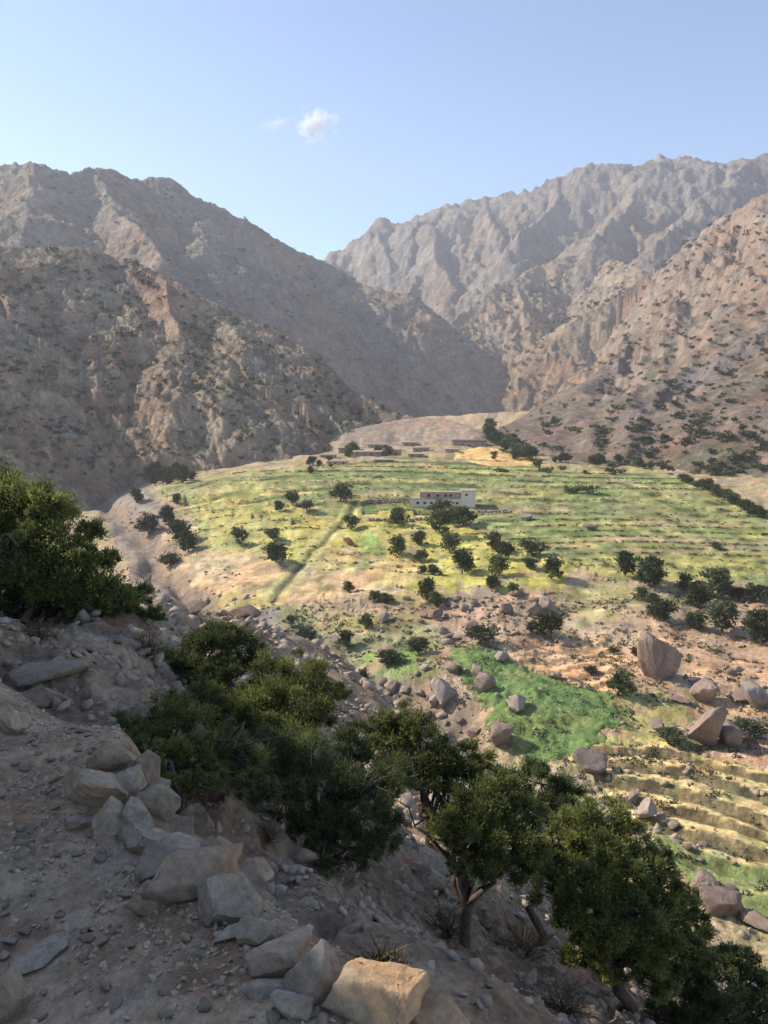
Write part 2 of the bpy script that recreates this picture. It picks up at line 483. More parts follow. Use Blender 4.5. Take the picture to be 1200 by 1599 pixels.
MT['slope'] = Face(SLOPE_CREST, [(1062,748,335),(1130,778,302),(1200,815,266),(950,724,365),(860,718,380),(800,705,420),(1000,640,470),(1100,600,500),(1100,500,690),(1200,480,620),(1200,640,380),(1050,560,620),(1200,400,770),(1120,430,850),(1400,600,400),(1500,400,560),(1300,750,290),(900,670,480),(1700,300,450),(1600,600,330)], 500)
MT['mound'] = Mountain([[(540,672,455),(590,662,465),(650,652,475),(700,655,470),(740,668,455)]], 5, .34, 40, .25, 600, .3, 0)

# ------------------------------------------------------------------ the near hillside
N_PTS = [(150,1200,3.1),(300,1400,2.27),(650,1580,1.8),(60,1300,2.75),(60,1500,2.1),(200,1150,3.4),(60,1150,3.6),(5,1100,4.1),
 (600,1450,4.5),(400,1330,3.9),(900,1550,6.2),(1100,1599,9.0),(760,1560,4.6),(300,1200,5.0),
 (100,1060,5.2),(200,1050,6.2),(200,960,9.0),(20,1010,7.6),(100,950,10.5),(230,930,16),(300,955,20),(400,990,27),(520,1065,30),(620,1140,27),(500,1200,12),(330,1100,8.5),(-60,985,9),(-60,975,13),(-80,965,20),(-80,955,32),(0,968,15),(110,965,22),(-200,900,24),(700,1300,9.5),(900,1400,14),(1100,1500,16),(800,1250,22)]
Pn = [tuple(at(*p)) for p in N_PTS]
Pn = [p for p in Pn]
Pn += [(0,0,0),(-.6,1,0),(-1.2,0,.05),(1.5,0,-.9),(3,0,-2.3),(6,1,-5),(12,2,-10),(25,0,-22),(0,-3,0),(2,-3,-1.2),
       (-2.2,1.2,.5),(-2.6,2.4,.9),(-2.6,-1,1.2),(-5,1,3.8),(-4.4,4.6,2.4),(-8,3,6.3),(-6.6,7.2,3.0),(-5,-5,3.6),(-13,4,8.6),(-13,12,6.4),(-10.5,11,3.9),(-20,-5,11),(-18,17,6),(-17,22,-1.5),(-80,20,14),(-90,-30,20),  # unseen uphill bluff on the left, heights shaped to keep sun off the path
       (-12,27,-4),(-26,40,-8),(-34,30,-2),(-30,10,12),(2,45,-33),(-12,50,-27),(16,38,-34),(30,30,-36),(-20,75,-46),(0,80,-56),(40,60,-56),(60,30,-52)]
Pn = np.array(Pn)
def nq(x, y):
    r = np.hypot(x, y) + 1e-9; k = np.log1p(r / 1.5) / r
    return np.stack([np.ravel(x * k), np.ravel(y * k)], -1)
tps_n = TPS(nq(Pn[:, 0], Pn[:, 1]), Pn[:, 2] / (2 + np.hypot(Pn[:, 0], Pn[:, 1])), lam=2e-4)
EDGE = np.array([[1.2,.6],[.55,1.35],[.1,1.88],[-.25,2.12],[-.55,2.4],[-.85,2.72],[-1.12,3.1],[-1.25,3.45],[-1.6,3.9],[-2.2,4.4],[-3.2,5.0]])
def edge_side(x, y):
    """signed distance beyond the stone kerb of the path (positive = down the slope)"""
    d = seg_dist(EDGE, x, y)
    ex = np.interp(y, EDGE[:, 1], EDGE[:, 0])
    return np.where(x > ex, d, -d)
def H_near(x, y, detail=True):
    s = np.shape(x); x = np.asarray(x, float); y = np.asarray(y, float)
    r = np.hypot(x, y)
    z = tps_n(nq(x, y)).reshape(s) * (2 + r)
    e = edge_side(x, y)
    pm = smooth(.35, -.05, e) * smooth(-1.5, -.9, e) * smooth(6, 4.5, r)
    beyond = smooth(.02, .35, e) * smooth(7, 4, r) * smooth(1.2, .3, e)
    z = z - .50 * beyond
    if detail:
        k = smooth(.05, .6, e) + smooth(-1.2, -2.2, e); k = np.clip(k, 0, 1)
        z = z + k * (.07 * ridged(x / .6, y / .6, 4, 61) * np.clip(r / 4, .4, 1.5) * smooth(22, 9, r) + .10 * np.clip(r / 10, .2, 1.6) * (ridged(x / 3.3, y / 3.3, 4, 65) - .9))
        z = z + (1 - k) * smooth(20, 8, r) * (.018 * fbm(x / .5, y / .5, 4, 67)) + .006 * fbm(x / .08, y / .08, 2, 69) * smooth(6, 3, r)
        rk = smooth(.15, .45, noise(x / 2.5, y / 2.5, 71)) * k * smooth(11, 6, r)
        q = z / .16 + .7 * noise(x / 1.1, y / 1.1, 73); qf = q - np.floor(q)
        z = z + rk * .8 * .16 * (smooth(.3, .6, qf) - qf) * np.clip(r / 5, 1, 3)
    return z

def H_all(x, y):
    z = np.maximum(H_valley(x, y), H_near(x, y))
    for m in MT.values():
        z = np.maximum(z, m(x, y))
    return z
def hits(uv, funcs, y0, y1, n=900):
    """first meeting of many view rays with the ground -> world points"""
    out = []
    Y = np.geomspace(y0, y1, n)
    uv = np.asarray(uv, float)
    for i in range(0, len(uv), 150):
        dx, dy, dz = rays(uv[i:i + 150, 0], uv[i:i + 150, 1])
        t = Y[None] / dy[:, None]
        X = dx[:, None] * t; Z = 1.6 + dz[:, None] * t; YY = np.broadcast_to(Y, X.shape)
        h = np.full(X.shape, -1e9); hh = []
        for f in funcs:
            h = np.maximum(h, f(X, YY))
        ok = h >= Z
        k = np.where(ok.any(1), ok.argmax(1), n - 1)
        a = np.arange(len(k))
        out.append(np.stack([X[a, k], YY[a, k], h[a, k]], -1))
    return np.concatenate(out)

# ------------------------------------------------------------------ build the ground sheets
def az_grid(a0, a1, res, c0, c1, cres):
    """angles: fine where the photograph looks, coarser outside"""
    A = list(np.arange(c0, a0, cres)) + list(np.arange(a0, a1, res)) + list(np.arange(a1, c1, cres))
    return np.radians(np.array(A))
def polar(az, rad):
    return np.sin(az)[None] * rad[:, None], np.cos(az)[None] * rad[:, None]
def inv_rad(r0, r1, n):
    return 1 / np.linspace(1 / r0, 1 / r1, n)
def slope_of(X, Y, Z):
    gi = np.gradient(Z, axis=0) / np.maximum(np.hypot(np.gradient(X, axis=0), np.gradient(Y, axis=0)), 1e-6)
    gj = np.gradient(Z, axis=1) / np.maximum(np.hypot(np.gradient(X, axis=1), np.gradient(Y, axis=1)), 1e-6)
    return np.hypot(gi, gj)

c = np.array
def hill_cols(X, Y, Z, L, rock, soil, green, red=None, g_amt=.5, rock_s=(.75, 1.3)):
    s = slope_of(X, Y, Z)
    C = np.broadcast_to(c(soil), X.shape + (3,)).copy()
    C = mix(C, green, g_amt * smooth(-.1, .5, fbm(X / L, Y / L, 5, 81)) * smooth(1.2, .5, s))
    C = mix(C, rock, smooth(*rock_s, s + .4 * fbm(X / (L * .4), Y / (L * .4), 4, 83)))
    if red is not None: C = mix(C, red, .8 * smooth(.1, .6, fbm(X / (L * 1.3), Y / (L * .6), 4, 85)))
    C = C * (1 + .22 * fbm(X / (L * .1), Y / (L * .1), 3, 87))[..., None]
    return np.clip(C, .01, .8)

def build_mountain(key, name, label, az, rad, mat, colf, under):
    X, Y = polar(az, rad)
    Z, d = MT[key](X, Y, True)
    keep = Z > under
    Zc = np.maximum(Z, under - 12)
    me = grid_mesh(name, X, Y, Zc, mat, colf(X, Y, Zc, d), keep)
    o = link(name, me)
    return tag(o, label, "mountain", kind="structure")

def col_spur(X, Y, Z, d):
    return hill_cols(X, Y, Z, 60, (0.413, 0.320, 0.229), (0.266, 0.211, 0.156), (0.180, 0.173, 0.096), (0.306, 0.211, 0.156), .75)
def col_ridge(X, Y, Z, d):
    C = hill_cols(X, Y, Z, 120, (0.337, 0.282, 0.231), (0.287, 0.240, 0.192), (0.237, 0.216, 0.141), (0.312, 0.240, 0.186), .6)
    sc_ = smooth(.15, .45, noise(X / 60 - Y / 180, Y / 260, 91)) * .6
    return mix(C, (0.424, 0.342, 0.259), sc_)
def col_massif(X, Y, Z, d):
    return hill_cols(X, Y, Z, 220, (0.338, 0.293, 0.244), (0.270, 0.227, 0.183), (0.216, 0.195, 0.128), (0.297, 0.234, 0.183), .5)
def col_foothill(X, Y, Z, d):
    C = hill_cols(X, Y, Z, 90, (0.395, 0.310, 0.216), (0.287, 0.230, 0.157), (0.203, 0.190, 0.103), (0.347, 0.241, 0.168), .6, (.7, 1.1))
    return C
def col_slope(X, Y, Z, d):
    C = hill_cols(X, Y, Z, 70, (.32, .245, .19), (.235, .185, .145), (.175, .165, .10), (.27, .19, .145), .8, (.75, 1.2))
    # grey scree chute across the slope
    sc1 = poly_px_scree
    m = inside(sc1, X + 8 * noise(X / 20, Y / 20, 92), Y + 8 * noise(X / 20, Y / 20, 93))
    return mix(C, (.21, .18, .165), m * .9)
def col_mound(X, Y, Z, d):
    return hill_cols(X, Y, Z, 30, (.36, .29, .22), (.34, .265, .20), (.26, .23, .15), (.35, .25, .20), .4)

slope_hit = lambda pts: np.array([p[:2] for p in hits(pts, [MT['slope']], 150, 1200)])
poly_px_scree = slope_hit([(1000,620),(1080,575),(1200,510),(1199,545),(1100,600),(1030,640),(985,665),(960,660)])

build_mountain('spur', "mountain", "near brown craggy spur with scattered bushes rising left behind the green fields",
               az_grid(-28, 6, .085, -52, 8, .6), np.linspace(300, 640, 250), M_spur, col_spur, -58)
build_mountain('ridge', "mountain", "hazy grey ridge behind the bushy spur, falling from upper left to the gorge",
               az_grid(-28, 14, .095, -45, 16, .6), np.linspace(600, 1420, 250), M_mid, col_ridge, -60)
build_mountain('massif', "mountain", "farthest pale jagged rock massif across the head of the valley",
               az_grid(-10, 28, .10, -16, 42, .6), np.linspace(1250, 2750, 260), M_far, col_massif, -60)
build_mountain('foothill', "mountain", "sunlit tan rocky foothills below the far massif, split by shaded gullies",
               az_grid(0, 26, .09, -2, 28, .6), np.linspace(850, 1950, 300), M_mid, col_foothill, -60)
build_mountain('slope', "mountain", "sunlit pinkish slope dotted with bushes rising to the right of the fields",
               az_grid(4, 28, .075, 2, 52, .6), np.concatenate([np.linspace(200, 500, 160), np.linspace(503, 1180, 190)]), M_spur, col_slope, -52)
build_mountain('mound', "hill", "low pinkish bare mound behind the village",
               az_grid(-6, 12, .1, -8, 14, .5), np.linspace(350, 560, 90), M_valley, col_mound, -46)["category"] = "hill"

# valley floor colours: patches drawn as polygons on the ground
az = az_grid(-28, 28, .085, -62, 62, .8)
rad = np.concatenate([inv_rad(38, 560, 380), [600, 660, 740]])
X, Y = polar(az, rad)
Z = H_valley(X, Y)
SOIL, OCHRE, RED = c((.33, .265, .18)), c((.56, .40, .23)), c((.34, .245, .175))
GRN, YGRN, DGRN, MEADOW, GOLDC, GREY = c((.185, .225, .075)), c((.42, .39, .10)), c((.085, .125, .045)), c((.115, .30, .055)), c((.60, .41, .16)), c((.235, .20, .18))
Cv = np.broadcast_to(SOIL, X.shape + (3,)).copy()
Cv = mix(Cv, RED, smooth(-.2, .4, fbm(X / 25, Y / 25, 4, 121)) * .8)
Cv = mix(Cv, OCHRE, smooth(.15, .6, fbm(X / 30, Y / 18, 4, 122)) * .6)
Cv = mix(Cv, (.21, .215, .095), smooth(.0, .5, fbm(X / 16, Y / 16, 5, 123)) * .7)
def patch(pts, col, amt=1.0, wv=3.0, wl=7.0, holes=None, var=.3):
    global Cv
    pw = poly_world(pts)
    m = inside(pw, X + wv * fbm(X / wl, Y / wl, 3, len(pts) + 131), Y + wv * fbm(X / wl, Y / wl, 3, len(pts) + 133)).astype(float)
    m = m * amt
    if holes: m = m * smooth(holes + .25, holes - .1, fbm(X / 7, Y / 7, 4, 137))
    cc = np.asarray(col) * (1 + var * fbm(X / 5, Y / 5, 4, 139))[..., None]
    Cv = Cv * (1 - m[..., None]) + cc * m[..., None]
    return m
patch([(150,775),(230,765),(262,800),(250,850),(320,920),(450,960),(520,1000),(470,1060),(380,1000),(240,950),(190,860)], GREY, .9)
patch([(230,770),(560,725),(560,800),(470,850),(430,885),(330,860),(300,800)], (.32, .32, .12), .9)
patch([(420,820),(560,800),(700,800),(890,880),(880,930),(760,920),(640,935),(560,900),(440,880)], YGRN, .9, holes=.35)
patch([(560,840),(600,845),(600,890),(565,895)], (.15, .24, .08), .8)
patch([(230,865),(420,860),(440,900),(400,930),(300,920)], OCHRE, .75, holes=.4)
patch([(330,925),(440,925),(430,950),(340,955)], (.42, .37, .14), .7)
patch([(520,850),(690,880),(640,920),(700,935),(560,930),(460,960),(430,940)], OCHRE * .95, .6, holes=.25)
patch([(560,960),(800,935),(960,925),(1100,960),(1010,1090),(880,1020),(760,1000),(640,990)], RED * 1.15, .75, holes=.3)
patch([(880,915),(1000,915),(980,975),(900,985)], (.32, .30, .13), .7, holes=.2)
patch([(410,950),(640,960),(700,1000),(640,1060),(540,1050),(450,1000)], (.245, .245, .11), .85, holes=.25)
patch([(780,1005),(830,995),(900,990),(960,1000),(1000,1040),(985,1100),(900,1080),(830,1050)], (.50, .32, .20), .85, holes=.4)
patch([(1000,960),(1220,930),(1220,1220),(1060,1180),(1080,1100),(980,1080)], (.42, .28, .185), .8, holes=.3)
patch([(930,1085),(1060,1090),(1085,1165),(930,1180),(900,1160)], (.28, .30, .12), .9, holes=.4)
patch([(560,1015),(640,1010),(700,1050),(640,1070),(590,1050)], (.19, .29, .07), .9, holes=.3)
patch([(720,1120),(860,1150),(920,1180),(1000,1260),(1080,1380),(1200,1450),(1200,1599),(1000,1599),(760,1250)], (.38, .32, .17), .8, holes=.35)
# plateau terraces
w = terr_w(X, Y); wf = np.floor(w).astype(int); fr = w - wf
pm = inside(PLATEAU, X + 3 * noise(X / 9, Y / 9, 5), Y + 3 * noise(X / 9, Y / 9, 6)).astype(float)
pal = np.array([(.27, .29, .11), (.16, .21, .075), (.33, .31, .13), (.23, .25, .11), (.42, .37, .14), (.25, .29, .10), (.35, .28, .17)])
strip = np.floor(X / 26 + 3.1 * wf + 1.2 * noise(X / 30, wf * 3.3, 141)).astype(int)
pc = pal[(_perm[(strip * 7 + wf * 13) & 511]) % len(pal)] * .6 + .4 * pal[(_perm[(wf * 29) & 511]) % len(pal)]
pc = mix(pc, (.29, .235, .14), smooth(.1, .55, fbm(X / 30, Y / 12, 4, 143)) * .6)
pc = mix(pc, (.12, .20, .05), smooth(.1, .55, fbm(X / 26, Y / 9, 4, 144)) * .6)
pc = pc * (1 + .35 * fbm(X / 4, Y / 4, 4, 145))[..., None]
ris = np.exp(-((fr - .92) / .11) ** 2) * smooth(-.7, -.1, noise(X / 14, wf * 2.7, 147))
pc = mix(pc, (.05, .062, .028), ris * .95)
pc = mix(pc, (.42, .40, .16), .6 * np.exp(-((fr - .78) / .05) ** 2) * smooth(0, .3, noise(X / 20, wf * 1.7, 149)))
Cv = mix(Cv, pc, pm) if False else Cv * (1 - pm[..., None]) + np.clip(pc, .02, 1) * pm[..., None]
patch([(900,872),(1220,872),(1220,905),(960,902),(900,890)], (.40, .36, .12), .6, 1.5, 6, holes=.25)
patch([(300,775),(480,790),(560,800),(480,850),(400,850),(320,830)], (.42, .37, .13), .7, 2.5, 8, holes=.3)
# the lower golden terraces
g = gold_w(X, Y); gf = g - np.floor(g)
gm = inside(GOLD, X + 1.0 * noise(X / 4, Y / 4, 151), Y + 1.0 * noise(X / 4, Y / 4, 152)).astype(float)
gc = np.broadcast_to(c((.66, .49, .23)), X.shape + (3,)) * (1 + .25 * fbm(X / 2.5, Y / 2.5, 4, 153))[..., None]
gc = mix(gc, (.30, .31, .12), .7 * smooth(.05, .4, fbm(X / 7, Y / 7, 3, 154)))
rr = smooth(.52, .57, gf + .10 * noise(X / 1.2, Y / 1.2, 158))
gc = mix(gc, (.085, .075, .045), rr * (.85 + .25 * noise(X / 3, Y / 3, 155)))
gc = mix(gc, (.19, .26, .09), smooth(5.3, 5.5, g) * .8)
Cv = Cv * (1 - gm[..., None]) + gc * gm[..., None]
s2 = inside(STEPS2, X + noise(X / 4, Y / 4, 156), Y + noise(X / 4, Y / 4, 157)).astype(float)
a2 = (Y - .35 * X) / 5.0 + .3 * noise(X / 7, Y / 7, 3); a2 = a2 - np.floor(a2)
Cv = mix(Cv, (.60, .39, .22), s2 * .8); Cv = mix(Cv, (.20, .14, .09), s2 * .9 * smooth(.6, .7, a2))
# tracks, banks and bed
dd = seg_dist(DITCH, X + .5 * noise(X / 5, Y / 5, 161), Y)
Cv = mix(Cv, (.52, .46, .20), .9 * np.exp(-((dd - 2.0) / .9) ** 2)); Cv = mix(Cv, (.08, .08, .04), .9 * np.exp(-(dd / .9) ** 2))
rd = seg_dist(RIVER, X + 4 * noise(X / 14, Y / 14, 31), Y + 4 * noise(X / 14, Y / 14, 32))
Cv = mix(Cv, (.17, .145, .125), .9 * np.exp(-(rd / 4.0) ** 2))
open_ = np.clip(1 - .55 * pm - .5 * gm, 0, 1)
near_ = smooth(135, 85, Y)
fine = near_ * fbm(X / 1.7, Y / 1.7, 4, 163, .75) + (1 - near_) * fbm(X / 6, Y / 6, 3, 168, .6)
Cv = Cv * np.clip(1 + .38 * fine, .35, 1.7)[..., None]
Cv = mix(Cv, (.10, .10, .05), near_ * open_ * .75 * smooth(.30, .62, fbm(X / 2.6, Y / 2.2, 4, 164, .7) + .4 * noise(X / 30, Y / 30, 165)))
Cv = mix(Cv, (.46, .36, .27), near_ * open_ * .6 * smooth(.45, .7, fbm(X / 2.1, Y / 2.1, 4, 166, .7)))
Cv = mix(Cv, (.09, .13, .045), pm * .6 * smooth(.25, .55, fbm(X / 9, Y / 6, 3, 167, .6)))
sl = slope_of(X, Y, Z)
Cv = mix(Cv, (.22, .165, .125), smooth(.55, 1.0, sl) * .6 * (1 - pm) * (1 - gm))
tag(link("valley_floor", grid_mesh("valley_floor", X, Y, Z, M_valley, np.clip(Cv * c((1.16, 1.13, 1.08)), .01, .8))),
    "terraced valley floor of green and yellow plots, bare soil and stony banks", "valley", kind="structure")

def field(name, label, pts, col, mat_name, lift, density_cell, hgt):
    """a crop standing on its plot: an uneven sheet raised above the soil, with its own edge"""
    pw = poly_world(pts)
    x0, y0 = pw.min(0) - 2; x1, y1 = pw.max(0) + 2
    xs = np.arange(x0, x1, density_cell); ys = np.arange(y0, y1, density_cell * 1.3)
    X, Y = np.meshgrid(xs, ys)
    m = inside(pw, X + 2.2 * fbm(X / 3.5, Y / 3.5, 5, 171, .65), Y + 2.2 * fbm(X / 3.5, Y / 3.5, 5, 172, .65))
    Z = H_valley(X, Y) + np.where(m, lift + hgt * fbm(X / 1.5, Y / 1.5, 3, 173), -.5)
    C = np.broadcast_to(c(col), X.shape + (3,)) * (1 + .22 * fbm(X / 5, Y / 3.5, 5, 174, .6))[..., None]
    C = mix(C, c(col) * c((1.4, 1.05, 1.1)), .7 * smooth(.1, .5, fbm(X / 9, Y / 9, 3, 175)))
    o = link(name, grid_mesh(name, X, Y, Z, M_valley, C, m))
    return tag(o, label, "field", kind="structure")
field("grass_meadow", "bright green grass meadow among boulders in the valley bottom",
      [(700,1016),(745,1014),(800,1035),(870,1062),(945,1088),(978,1112),(958,1148),(918,1180),(850,1190),(800,1192),(806,1160),(770,1120),(735,1085),(712,1050)],
      (.15, .235, .08), "meadow", .22, .40, .16)
field("wheat_field", "golden wheat field at the far edge of the plateau beside the village",
      [(712,706),(745,702),(785,703),(842,719),(836,726),(765,727),(716,717)], (.66, .45, .17), "wheat", .35, 1.1, .12)

# near hillside
azn = np.radians(np.concatenate([np.arange(-180, -40, 3), np.arange(-40, -30, .8), np.arange(-30, 31, .14), np.arange(31, 60, 1.5), np.arange(60, 180.1, 4)]))
radn = np.concatenate([[.02, .3, .6, .9], np.geomspace(1.15, 60, 320), np.linspace(62, 110, 14)])
Xn, Yn = polar(azn, radn)
Zn = H_near(Xn, Yn)
e = edge_side(Xn, Yn)
rn = np.hypot(Xn, Yn)
Cn = np.broadcast_to(c((.29, .215, .15)), Xn.shape + (3,)).copy()
Cn = mix(Cn, (.38, .31, .225), smooth(.0, .5, fbm(Xn / 1.4, Yn / 1.4, 4, 181)))
Cn = mix(Cn, (.26, .165, .12), smooth(.1, .5, fbm(Xn / 2.2, Yn / 1.2, 4, 182)) * .8)
pathm = smooth(.15, -.1, e) * smooth(-1.7, -1.3, e) * smooth(7, 5, rn)
pcn = mix(np.broadcast_to(c((.47, .355, .245)), Xn.shape + (3,)).copy(), (.38, .25, .16), smooth(-.1, .4, fbm(Xn / .6, Yn / .6, 4, 183)) * .8)
pcn = mix(pcn, (.50, .43, .34), smooth(.25, .6, fbm(Xn / .35, Yn / .35, 3, 184)) * .7)
Cn = Cn * (1 - pathm[..., None]) + pcn * pathm[..., None]
Cn = mix(Cn, (.20, .18, .11), smooth(12, 30, rn) * .4)
tag(link("hillside", grid_mesh("hillside", Xn, Yn, Zn, M_near, np.clip(Cn, .01, .6))),
    "steep shaded hillside of dirt and loose stone carrying the stony footpath", "hillside", kind="structure")
gp = 3400
tag(link("ground", mesh_from("ground", np.array([(-gp, -400, -66), (gp, -400, -66), (gp, 3000, -66), (-gp, 3000, -66)], float), np.array([[0, 1, 2, 3]]),
    plain_mat("bedrock_soil", (.2, .16, .13), .3, .01))), "bare ground under the mountains", "ground", kind="structure")

# ------------------------------------------------------------------ shapes: rocks
ICO = {}
def ico(n):
    if n not in ICO:
        bm = bmesh.new(); bmesh.ops.create_icosphere(bm, subdivisions=n, radius=1)
        V = np.array([v.co[:] for v in bm.verts]); Fc = np.array([[v.index for v in f.verts] for f in bm.faces]); bm.free()
        ICO[n] = (V, Fc)
    return ICO[n]
def rock_verts(seed, n=3, dims=(1, .8, .6), cuts=12, rough=.05, depth=(.55, .85)):
    """a broken stone: a round block with flat faces split off, then weathered"""
    r = np.random.default_rng(seed)
    V, Fc = ico(n); V = V.copy()
    for i in range(cuts):
        nn = r.normal(size=3); nn /= np.linalg.norm(nn)
        d = r.uniform(*depth)
        k = V @ nn
        V = V - np.maximum(0, k - d)[:, None] * nn
    q = V * 2.2 + r.uniform(0, 50)
    V = V * (1 + rough * (fbm(q[:, 0] + q[:, 2] * .6, q[:, 1] - q[:, 2] * .5, 4, seed % 50) + .8 * fbm(q[:, 0] * 3 + q[:, 2] * 2, q[:, 1] * 3, 2, seed % 37)))[:, None]
    V = V * (1 + rough * .5 * ridged(q[:, 0] * 2.1 + q[:, 2], q[:, 1] * 2.1 - q[:, 2] * .7, 3, seed % 29))[:, None]
    V /= np.abs(V).max(0)
    return V * np.array(dims) * .5, Fc
def rock_mesh(name, seed, mat, **k):
    V, Fc = rock_verts(seed, **k)
    return mesh_from(name, V, Fc, mat, False)
def scatter_mesh(name, pos, size, variants, mat, flat=(.9, .45), sink=.25, cols=None, tilt=.4):
    """many small stones in one mesh of real geometry"""
    VV, FF, off = [], [], 0
    n = len(pos); r = np.random.default_rng(len(name) + n)
    which = r.integers(0, len(variants), n)
    for k, (V, Fc) in enumerate(variants):
        ids = np.nonzero(which == k)[0]
        if not len(ids): continue
        a = r.uniform(0, 2 * math.pi, len(ids)); tx = r.normal(0, tilt, len(ids)); ty = r.normal(0, tilt, len(ids))
        ca, sa = np.cos(a), np.sin(a)
        s = size[ids]; sz = s * r.uniform(flat[1], flat[0], len(ids)); sy = s * r.uniform(.55, 1, len(ids))
        x = V[None, :, 0] * s[:, None]; y = V[None, :, 1] * sy[:, None]; z = V[None, :, 2] * sz[:, None]
        z = z + tx[:, None] * x + ty[:, None] * y
        X = x * ca[:, None] - y * sa[:, None]; Y = x * sa[:, None] + y * ca[:, None]
        W = np.stack([X, Y, z], -1) + pos[ids][:, None, :] + np.array([0, 0, 1]) * ((.5 - sink) * sz * .6)[:, None, None]
        VV.append(W.reshape(-1, 3)); m = V.shape[0]
        FF.append((Fc[None] + (np.arange(len(ids)) * m)[:, None, None] + off).reshape(-1, 3)); off += m * len(ids)
    return mesh_from(name, np.concatenate(VV), np.concatenate(FF), mat, False)

# ------------------------------------------------------------------ shapes: branches and leaves
def tube(pts, radii, sides=6, VV=None, FF=None):
    base = sum(len(v) for v in VV)
    pts = np.asarray(pts, float); n = len(pts)
    T = np.gradient(pts, axis=0); T /= np.linalg.norm(T, axis=1)[:, None] + 1e-9
    up = np.array([.3, .2, 1.0]); V = []
    for i in range(n):
        a = np.cross(T[i], up); a /= np.linalg.norm(a) + 1e-9; b = np.cross(T[i], a)
        for k in range(sides):
            t = 2 * math.pi * k / sides
            V.append(pts[i] + radii[i] * (a * math.cos(t) + b * math.sin(t)))
    VV.append(np.array(V))
    for i in range(n - 1):
        for k in range(sides):
            FF.append((base + i * sides + k, base + i * sides + (k + 1) % sides, base + (i + 1) * sides + (k + 1) % sides, base + (i + 1) * sides + k))
def limb(p0, p1, r0, r1, r, n=6, wob=.12, sag=0.0):
    p0 = np.asarray(p0, float); p1 = np.asarray(p1, float); L = np.linalg.norm(p1 - p0)
    t = np.linspace(0, 1, n)[:, None]
    P = p0 + (p1 - p0) * t
    w = r.normal(0, wob * L * .5, (n, 3)); w[0] = 0; w[-1] = 0
    P = P + w * np.sin(math.pi * t); P[:, 2] -= sag * L * (t[:, 0] * (1 - t[:, 0])) * 4
    return P, np.linspace(r0, r1, n)
def leaf_tris(C, D, L, Wd, r):
    """one narrow leaf-sprig triangle per row: centre C, direction D"""
    n = len(C)
    D = D / (np.linalg.norm(D, axis=1)[:, None] + 1e-9)
    A = np.cross(D, r.normal(size=(n, 3))); A /= np.linalg.norm(A, axis=1)[:, None] + 1e-9
    l = (L * r.uniform(.6, 1.3, n))[:, None]; w = (Wd * r.uniform(.7, 1.3, n))[:, None]
    V = np.stack([C - D * l * .5 - A * w * .5, C - D * l * .3 + A * w * .5, C + D * l * .5], 1)
    return V.reshape(-1, 3)
def crown_mesh(name, blobs, mat, n_leaf, L, Wd, seed, sub=16, subr=.30, upb=.5, gap=0.0, twigs=None):
    """blobs: (centre, radii). Sprigs gather in small clumps on and in each blob, leaving gaps between."""
    r = np.random.default_rng(seed)
    vol = np.array([b[1][0] * b[1][1] * b[1][2] for b in blobs]) ** (2 / 3)
    share = vol / vol.sum()
    CC, DD, cl = [], [], []
    for (cb, rb), sh in zip(blobs, share):
        cb = np.asarray(cb, float); rb = np.asarray(rb, float)
        ns = max(4, int(sub * r.uniform(.8, 1.2)))
        d = r.normal(size=(ns, 3)); d /= np.linalg.norm(d, axis=1)[:, None]; d[:, 2] = d[:, 2] * .8 + .12
        rad = r.uniform(.35, 1.0, ns) ** .6
        ctr = cb + d * rb * rad[:, None]
        m = int(n_leaf * sh / ns)
        tone = r.uniform(0, 1, ns)
        for i in range(ns):
            mi = max(3, int(m * r.uniform(.5, 1.5)))
            sr = rb * subr * r.uniform(.6, 1.35)
            o = r.normal(size=(mi, 3)); o /= np.linalg.norm(o, axis=1)[:, None] + 1e-9
            o = o * (r.uniform(.15, 1, mi) ** .55)[:, None] * (1 + .35 * r.normal(size=(mi, 1)))
            CC.append(ctr[i] + o * sr)
            DD.append(o * .9 + d[i] * .5 + np.array([0, 0, upb]) + r.normal(0, .35, (mi, 3)))
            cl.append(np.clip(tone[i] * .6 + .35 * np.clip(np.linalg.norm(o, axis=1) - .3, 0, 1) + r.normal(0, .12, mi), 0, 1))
            if twigs is not None: twigs.append((cb, ctr[i]))
    CC = np.concatenate(CC); DD = np.concatenate(DD); cl = np.concatenate(cl)
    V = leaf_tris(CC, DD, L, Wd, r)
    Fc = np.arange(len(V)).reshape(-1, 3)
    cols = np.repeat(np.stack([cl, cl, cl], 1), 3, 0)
    return mesh_from(name, V, Fc, mat, False, cols)

M_bark = plain_mat("bark", (.13, .10, .08), .4, 14, .95, .6)
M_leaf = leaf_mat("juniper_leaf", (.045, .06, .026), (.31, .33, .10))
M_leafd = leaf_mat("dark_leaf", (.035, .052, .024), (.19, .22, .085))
M_leaff = leaf_mat("valley_leaf", (.026, .038, .016), (.095, .115, .042), .1)
M_leafg = leaf_mat("greygreen_leaf", (.045, .055, .03), (.13, .14, .075), .1)
M_dry = leaf_mat("dry_twig", (.14, .105, .06), (.26, .21, .12), .1)
M_stone = rock_mat("kerb_stone", (.50, .365, .245), (.38, .31, .22), (.52, .31, .16), 4.5, .7, .02)
M_stoneg = rock_mat("grey_stone", (.38, .315, .235), (.46, .39, .29), (.42, .28, .18), 6, .7, .02)
M_slabs = rock_mat("slope_stone", (.27, .215, .16), (.38, .31, .23), (.35, .22, .15), 5, .6, .02)
M_boulder = rock_mat("valley_boulder", (.30, .22, .175), (.21, .16, .13), (.40, .27, .19), .35, .8, .3)
M_pale = rock_mat("pale_boulder", (.36, .30, .25), (.27, .225, .185), (.37, .26, .20), .5, .7, .2)
M_grav = plain_mat("gravel", (.46, .365, .25), .5, 30, .9, .2)
M_scree = plain_mat("scree", (.33, .265, .20), .55, 9, .9, .3)
